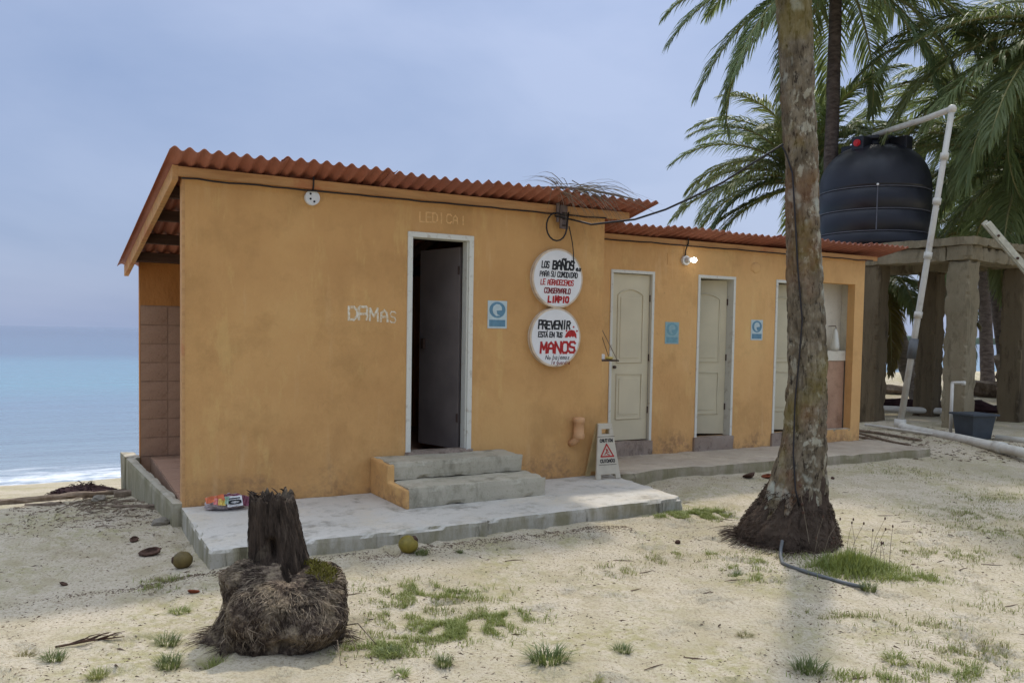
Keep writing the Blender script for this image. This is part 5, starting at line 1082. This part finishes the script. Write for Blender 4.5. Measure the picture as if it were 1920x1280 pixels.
for i in range(900):
    q = rnd.uniform(0, 6.28); rr = sqrt(rnd.random()); x, y = .34 * rr * cos(q), .16 * rr * sin(q); h = .13 * (1 - rr) + .01; a_ = rnd.uniform(0, 6.28)
    fibre(m, (x, y, rnd.uniform(0, h)), (x + .07 * cos(a_), y + .05 * sin(a_), rnd.uniform(0, h + .02)), rnd.uniform(.003, .008), (0, 0, .02), rnd)
m.ellipsoid((0, 0, .0), (.32, .15, .10), 20, 10, lambda d: 1 + .3 * noise.noise(d * 4))
tag(m.obj('seaweed_clump', 'seaweed', loc=(-4.50, 8.75, zg(-4.5, 8.75)), rot=(0, 0, .15)), 'dark reddish clump of dry seaweed on the left beach', 'seaweed')
def rock(x, y, s, label, seed): return tag(MB().ellipsoid((0, 0, 0), (s, s * .75, s * .55), 16, 10, lambda d: 1 + .35 * noise.noise(d * 1.7 + Vector((seed, 0, 0))) + .12 * noise.noise(d * 5)).obj('beach_rock', 'rock', loc=(x, y, zg(x, y) + s * .2), rot=(0, 0, seed)), label, 'rock', 'rocks by the kerb wall')
rock(-3.52, 9.7, .13, 'flat grey rock at the far end of the kerb wall', 1.0); rock(-3.62, 9.35, .11, 'dark rock below the far end of the kerb wall', 2.0); rock(-4.0, 8.05, .08, 'lone rock on the sand left of the driftwood block', 3.0); rock(-2.80, 6.62, .07, 'small rock at the near foot of the kerb wall', 4.0)
for (x, y, s_, l, sd_) in ((-3.35, 8.6, .09, 'rock half buried beside the middle of the kerb wall', 5.0), (-3.75, 8.85, .10, 'angular rock between the driftwood blocks', 6.0), (-3.15, 7.9, .06, 'small stone by the middle of the kerb wall', 7.0), (-4.15, 9.15, .09, 'rock just right of the dark seaweed', 8.0), (-3.05, 7.3, .05, 'pebble sized stone near the kerb wall foot', 9.0)): rock(x, y, s_, l, sd_)
m = MB()
for i in range(420):
    p = to_world(rnd.gauss(-.55, .22), rnd.gauss(1.3, .55)); a_ = rnd.uniform(-.4, 1.2); l = rnd.uniform(.03, .14); z = zg(p.x, p.y)
    fibre(m, (p.x, p.y, z + .006), (p.x + l * cos(a_), p.y + l * sin(a_), zg(p.x + l * cos(a_), p.y + l * sin(a_)) + rnd.uniform(.004, .02)), rnd.uniform(.002, .006), (0, 0, .006), rnd)
o = stuff(m.obj('bark_debris', 'driftwood'), 'heap of bark strips and dead stalks beside the kerb wall'); o['category'] = 'debris'
t = thing('fallen_twig', 'dead branched twig with grass on the sand at lower left', 'twig', (-2.17, 4.06, zg(-2.17, 4.06)), 0)
for k in range(9): q = .6 + rnd.uniform(-.7, .7); x = k * .016; MB().tube([(x, x * .5, .012), (x + .06 * cos(q), x * .5 + .06 * sin(q), .03), (x + .11 * cos(q), x * .5 + .11 * sin(q), .028)], [.004, .003, .0015], 5).obj('branchlet', 'husk', t)
MB().tube([(-.05, -.04, .01), (.08, .04, .015), (.22, .11, .012)], [.006, .005, .002], 6).obj('stem', 'husk', t)
# right-hand clutter
log('broken_palm_stump', [(11.6, 19.2, -.1), (11.45, 19.2, .55), (11.25, 19.2, 1.05)], [.30, .24, .12], 'driftwood', 'jagged broken stump standing on the far beach', 'tree stump', None)
log('driftwood_log', [(10.9, 20.6, .15), (12.6, 20.2, .25)], [.18, .28], 'driftwood', 'large dark drift log behind the right columns'); log('driftwood_log', [(8.6, 21.0, .1), (10.4, 20.6, .12)], [.14, .12], 'driftwood', 'long log lying beyond the concrete frame'); log('driftwood_log', [(7.2, 17.0, .08), (9.5, 16.8, .10)], [.12, .14], 'seaweed', 'dark log just behind the concrete columns'); log('driftwood_log', [(9.0, 16.4, .08), (10.4, 16.1, .14)], [.13, .16], 'seaweed', 'dark log at the foot of the right column')
for i, (p, q, l) in enumerate((((5.35, 12.9), (5.55, 11.5), 'topmost brown stick beside the end wall'), ((5.5, 13.1), (5.9, 11.9), 'long brown stick behind the others by the end wall'), ((5.25, 12.5), (5.4, 11.55), 'short brown stick nearest the walkway end'))):
    log('fallen_stick', [(p[0], p[1], .03), (q[0], q[1], .025)], [.02, .016], 'driftwood', l, 'stick', 'sticks beside the end wall', .2, 6)

# ------------------------------------------------------------------ grass
def blade(m, x, y, z, h, lean, az, w, rnd):
    c_, s_ = cos(az), sin(az); sx, sy = -s_ * w, c_ * w; p1 = (x + c_ * lean * .35, y + s_ * lean * .35, z + h * .62); p2 = (x + c_ * lean, y + s_ * lean, z + h * rnd.uniform(.75, 1.0))
    m.add([(x - sx, y - sy, z), (x + sx, y + sy, z), (p1[0] - sx * .8, p1[1] - sy * .8, p1[2]), (p1[0] + sx * .8, p1[1] + sy * .8, p1[2]), p2], [(0, 1, 3, 2), (2, 3, 4)])
def tuft_mesh(n, r, h, mat, seed):
    rnd = random.Random(seed); m = MB()
    for i in range(n):
        q = rnd.uniform(0, 6.28); rr = r * .55 * sqrt(rnd.random()); blade(m, rr * cos(q), rr * sin(q) * .8, -.01, h * rnd.uniform(.5, 1.1), r * rnd.uniform(.2, .8), q + rnd.gauss(0, .7), rnd.uniform(.0012, .0026), rnd)
    return m.mesh('blades', mat)
TM = [tuft_mesh(190, .10, .065, 'grass_dark', 1), tuft_mesh(150, .10, .05, 'grass', 2), tuft_mesh(170, .11, .06, 'grass_dark', 3), tuft_mesh(130, .10, .045, 'grass_dry', 4)]
TU = [(.203, 3.99, 1.5, 0, 'largest dark tuft at the bottom centre'), (.40, 3.80, .8, 1, 'small tuft right of the largest bottom tuft'), (.584, 4.15, .75, 2, 'small dark tuft right of centre at the bottom'), (1.282, 4.42, .7, 3, 'small yellowish tuft in front of the palm shadow'), (-.305, 3.93, .8, 0, 'dark tuft below the grass patch at the bottom'), (-.577, 4.05, .9, 2, 'dense tuft at the lower end of the grass patch beside the mound'), (-.49, 3.79, .7, 1, 'tuft at the bottom edge below the grass patch'),
      (-1.723, 4.15, 1.0, 2, 'dark tuft left of the root mound'), (-1.391, 3.93, 1.0, 1, 'pale tuft just below the root mound at left'), (-1.60, 3.87, 1.05, 0, 'wide tuft at the bottom left'), (-1.845, 4.62, .85, 1, 'flat tuft in the shadow edge left of the mound'), (-2.34, 3.95, .9, 3, 'thin tuft at the far left edge'), (-2.16, 3.90, .85, 2, 'tuft at the foot of the dead twig'), (-1.85, 3.70, .8, 1, 'tuft at the very bottom left'),
      (1.497, 6.06, .8, 1, 'bright tuft left of the palm roots'), (1.54, 5.60, .9, 0, 'tuft below the palm roots at left'), (2.287, 5.22, .9, 0, 'tuft at the end of the grey hose'), (1.46, 3.96, 1.2, 0, 'tuft at the bottom in the palm shadow'), (1.96, 4.12, 1.1, 1, 'tuft at the bottom right of the palm shadow'), (.015, 6.0, .55, 3, 'tiny tuft on the sand before the slab'), (-.607, 5.74, .75, 0, 'tuft beside the olive coconut'), (1.237, 6.1, .55, 1, 'tiny tuft between slab end and palm'), (-1.378, 6.02, 1.1, 2, 'tuft growing against the slab edge behind the stump'), (1.78, 5.85, .7, 1, 'small tuft in front of the palm roots'), (-.35, 5.86, .4, 0, 'speck of grass right of the coconut tuft')]
for i, (x, y, s, k, l) in enumerate(TU):
    o = bpy.data.objects.new('grass_tuft', TM[k]); COL.objects.link(o); o.location = (x, y, zg(x, y)); o.scale = (s, s, s); o.rotation_euler = (0, 0, i * 1.3); tag(o, l, 'grass tuft', 'grass tufts on the sand')
t = thing('grass_clump', 'bright green grass clump with dry seed stalks beside the big palm', 'grass clump', (2.42, 5.68, zg(2.42, 5.68)))
rnd = random.Random(21); m = MB()
for i in range(4200):
    x = rnd.gauss(0, .17); y = rnd.gauss(0, .12)
    if x < -.42 or noise.noise(Vector((x * 7, y * 7, 2))) < rnd.uniform(-.6, .1): continue
    d = exp(-((x + .05) / .18) ** 2 - (y / .16) ** 2); blade(m, x, y, zg(2.42 + x, 5.68 + y) - zg(2.42, 5.68) - .01, (.055 + .12 * d) * rnd.uniform(.6, 1.2), rnd.uniform(.02, .07), rnd.uniform(0, 6.28), rnd.uniform(.0014, .003), rnd)
m.obj('blades', 'grass', t)
for i in range(17):
    x = rnd.uniform(-.28, .22); y = rnd.uniform(-.02, .25); h = rnd.uniform(.16, .34); lx = rnd.uniform(-.05, .14)
    st_ = MB().tube([(x, y, 0), (x + lx * .4, y, h * .6), (x + lx, y, h)], [.0018, .0015, .001], 5).obj('seed_stalk', 'dead', t); MB().ellipsoid((x + lx, y, h), (.006, .006, .011), 8, 6).obj('seed_head', 'husk', st_)
st_ = MB().tube([(-.17, .46, .0), (-.20, .46, .16), (-.235, .47, .34), (-.26, .48, .50)], [.0035, .003, .0025, .0015], 6).obj('tall_stalk', 'dead', t)
for z, x in ((.50, -.26), (.36, -.238), (.30, -.228)): MB().ellipsoid((x, .475, z), (.012, .012, .014), 8, 6).obj('seed_head', 'husk', st_)
# flat creeping grass patches nobody could count
rnd = random.Random(33); mg = MB(); md = MB()
PA = [(-.47, 5.05, .34, .16, 1300, 0), (-.62, 4.12, .18, .12, 800, 0), (-.42, 4.35, .24, .14, 1300, 0), (-.20, 4.45, .22, .13, 1200, 0), (-.02, 4.66, .18, .08, 700, 0), (-.62, 4.72, .16, .2, 500, 0), (-.35, 4.75, .32, .28, 520, 1), (1.62, 7.22, .20, .12, 1700, 0), (1.78, 7.40, .16, .12, 1300, 0), (1.40, 7.06, .14, .07, 600, 0), (1.88, 7.30, .22, .10, 420, 0), (1.62, 5.75, .20, .20, 320, 0), (1.68, 5.45, .14, .10, 160, 0),
      (.705, 5.62, .18, .12, 240, 1), (1.1, 5.9, .25, .15, 260, 1), (4.3, 7.7, .45, .30, 900, 1), (4.1, 6.95, .40, .25, 700, 1), (5.0, 8.5, .5, .35, 700, 1), (3.3, 6.2, .35, .20, 600, 1), (3.9, 6.1, .35, .25, 420, 1), (2.42, 4.25, .28, .10, 480, 1), (2.2, 4.0, .25, .10, 500, 0), (2.75, 5.55, .22, .10, 620, 0), (2.3, 4.6, .3, .15, 260, 1), (3.0, 4.9, .4, .25, 320, 1), (1.9, 4.75, .2, .06, 160, 1), (1.75, 3.9, .28, .07, 380, 0), (4.6, 9.6, .5, .4, 400, 1), (-2.15, 5.15, .12, .05, 120, 1), (-2.1, 5.0, .15, .05, 160, 1), (2.1, 6.0, .5, .2, 320, 1), (6.0, 9.3, .6, .4, 420, 1)]
for (x0, y0, sx, sy, n, k) in PA:
    for i in range(int(n * 2.4)):
        x = x0 + rnd.gauss(0, sx * .62); y = y0 + rnd.gauss(0, sy * .62)
        if noise.noise(Vector((x * 9, y * 9, 3))) < -.12 + .2 * rnd.random(): continue
        blade(md if (k and rnd.random() < .45) else mg, x, y, zg(x, y) - .004, rnd.uniform(.014, .042), rnd.uniform(.012, .045), rnd.uniform(0, 6.28), rnd.uniform(.0012, .0026), rnd)
o = stuff(mg.obj('creeping_grass', 'grass'), 'low green grass creeping over the sand in patches'); o['category'] = 'grass'
o = stuff(md.obj('dry_grass', 'grass_dry'), 'sparse yellowed grass over the sand'); o['category'] = 'grass'
# dead leaf crumbs, bark bits and shell specks on the sand
rnd = random.Random(44); m = MB(); mw = MB()
def crumb(mm, x, y, s, el):
    a_ = rnd.uniform(0, 6.28); z = zg(x, y); c_, s_ = cos(a_) * s * el, sin(a_) * s * el; px, py = -sin(a_) * s * .5, cos(a_) * s * .5; h = s * rnd.uniform(.3, .7)
    mm.add([(x - c_, y - s_, z - .001), (x + px, y + py, z), (x + c_, y + s_, z - .001), (x - px, y - py, z), (x, y, z + h)], [(0, 1, 4), (1, 2, 4), (2, 3, 4), (3, 0, 4)])
for i in range(34000):
    x = rnd.uniform(-3.6, 5.5); y = 3.3 + (rnd.random() ** 1.5) * 7.5
    if abs(x) > y * .75 + .4: continue
    a, b = to_local(x, y)
    if -.06 < a < 4.1 and -1.46 < b < 3 or (4 < a < 9.2 and -.2 < b): continue
    if noise.noise(Vector((x * 1.3, y * 1.3, 9))) < rnd.uniform(-.45, .35): continue
    crumb(m, x, y, rnd.uniform(.003, .0075) * (1.9 if rnd.random() < .06 else 1), rnd.uniform(.7, 2.6))
for i in range(2600):      # drift line along the slab
    a = rnd.uniform(.9, 3.2); b = -1.52 - abs(rnd.gauss(0, .09)) - .10 * max(0, sin(a * 2.1)); p = to_world(a, b); crumb(m, p.x, p.y, rnd.uniform(.003, .008), rnd.uniform(.7, 2.5))
for i in range(1500):
    p = to_world(rnd.gauss(-.05, .5), -1.50 - abs(rnd.gauss(0, .05))); crumb(m, p.x, p.y, rnd.uniform(.003, .008), rnd.uniform(.7, 2.5))
for i in range(1400):
    p = to_world(rnd.uniform(-1.3, -.15), rnd.uniform(.1, 1.8)); crumb(m, p.x, p.y, rnd.uniform(.004, .012), rnd.uniform(.7, 2.5))
for i in range(2200):
    x = rnd.gauss(1.85, .6); y = rnd.gauss(6.0, .5); crumb(m, x, y, rnd.uniform(.002, .006), rnd.uniform(.7, 2.5))
for i in range(1200):
    x = rnd.uniform(4.6, 7.2); y = rnd.uniform(10.5, 13.2); crumb(m, x, y, rnd.uniform(.008, .022), rnd.uniform(.7, 3))
o = stuff(m.obj('leaf_litter', 'litter'), 'dark crumbs of dead leaves scattered over the sand'); o['category'] = 'litter'
for i in range(46):
    x = rnd.uniform(-2.6, 4.4); y = rnd.uniform(3.7, 9.0)
    a, b = to_local(x, y)
    if abs(x) > y * .62 or (-.2 < a < 4.3 and b > -1.6) or (a > 4 and b > -.3): continue
    az = rnd.uniform(-.5, .5); l = rnd.uniform(.05, .16); P = [(x + u * l * cos(az), y + u * l * sin(az) + .01 * sin(u * 3), zg(x + u * l * cos(az), y + u * l * sin(az)) + .004) for u in (-.5, 0, .5)]
    mw.tube(P, [.0022, .003, .0012], 4)
o = stuff(mw.obj('fallen_twigs', 'husk'), 'thin dry twigs strewn on the sand'); o['category'] = 'twigs'
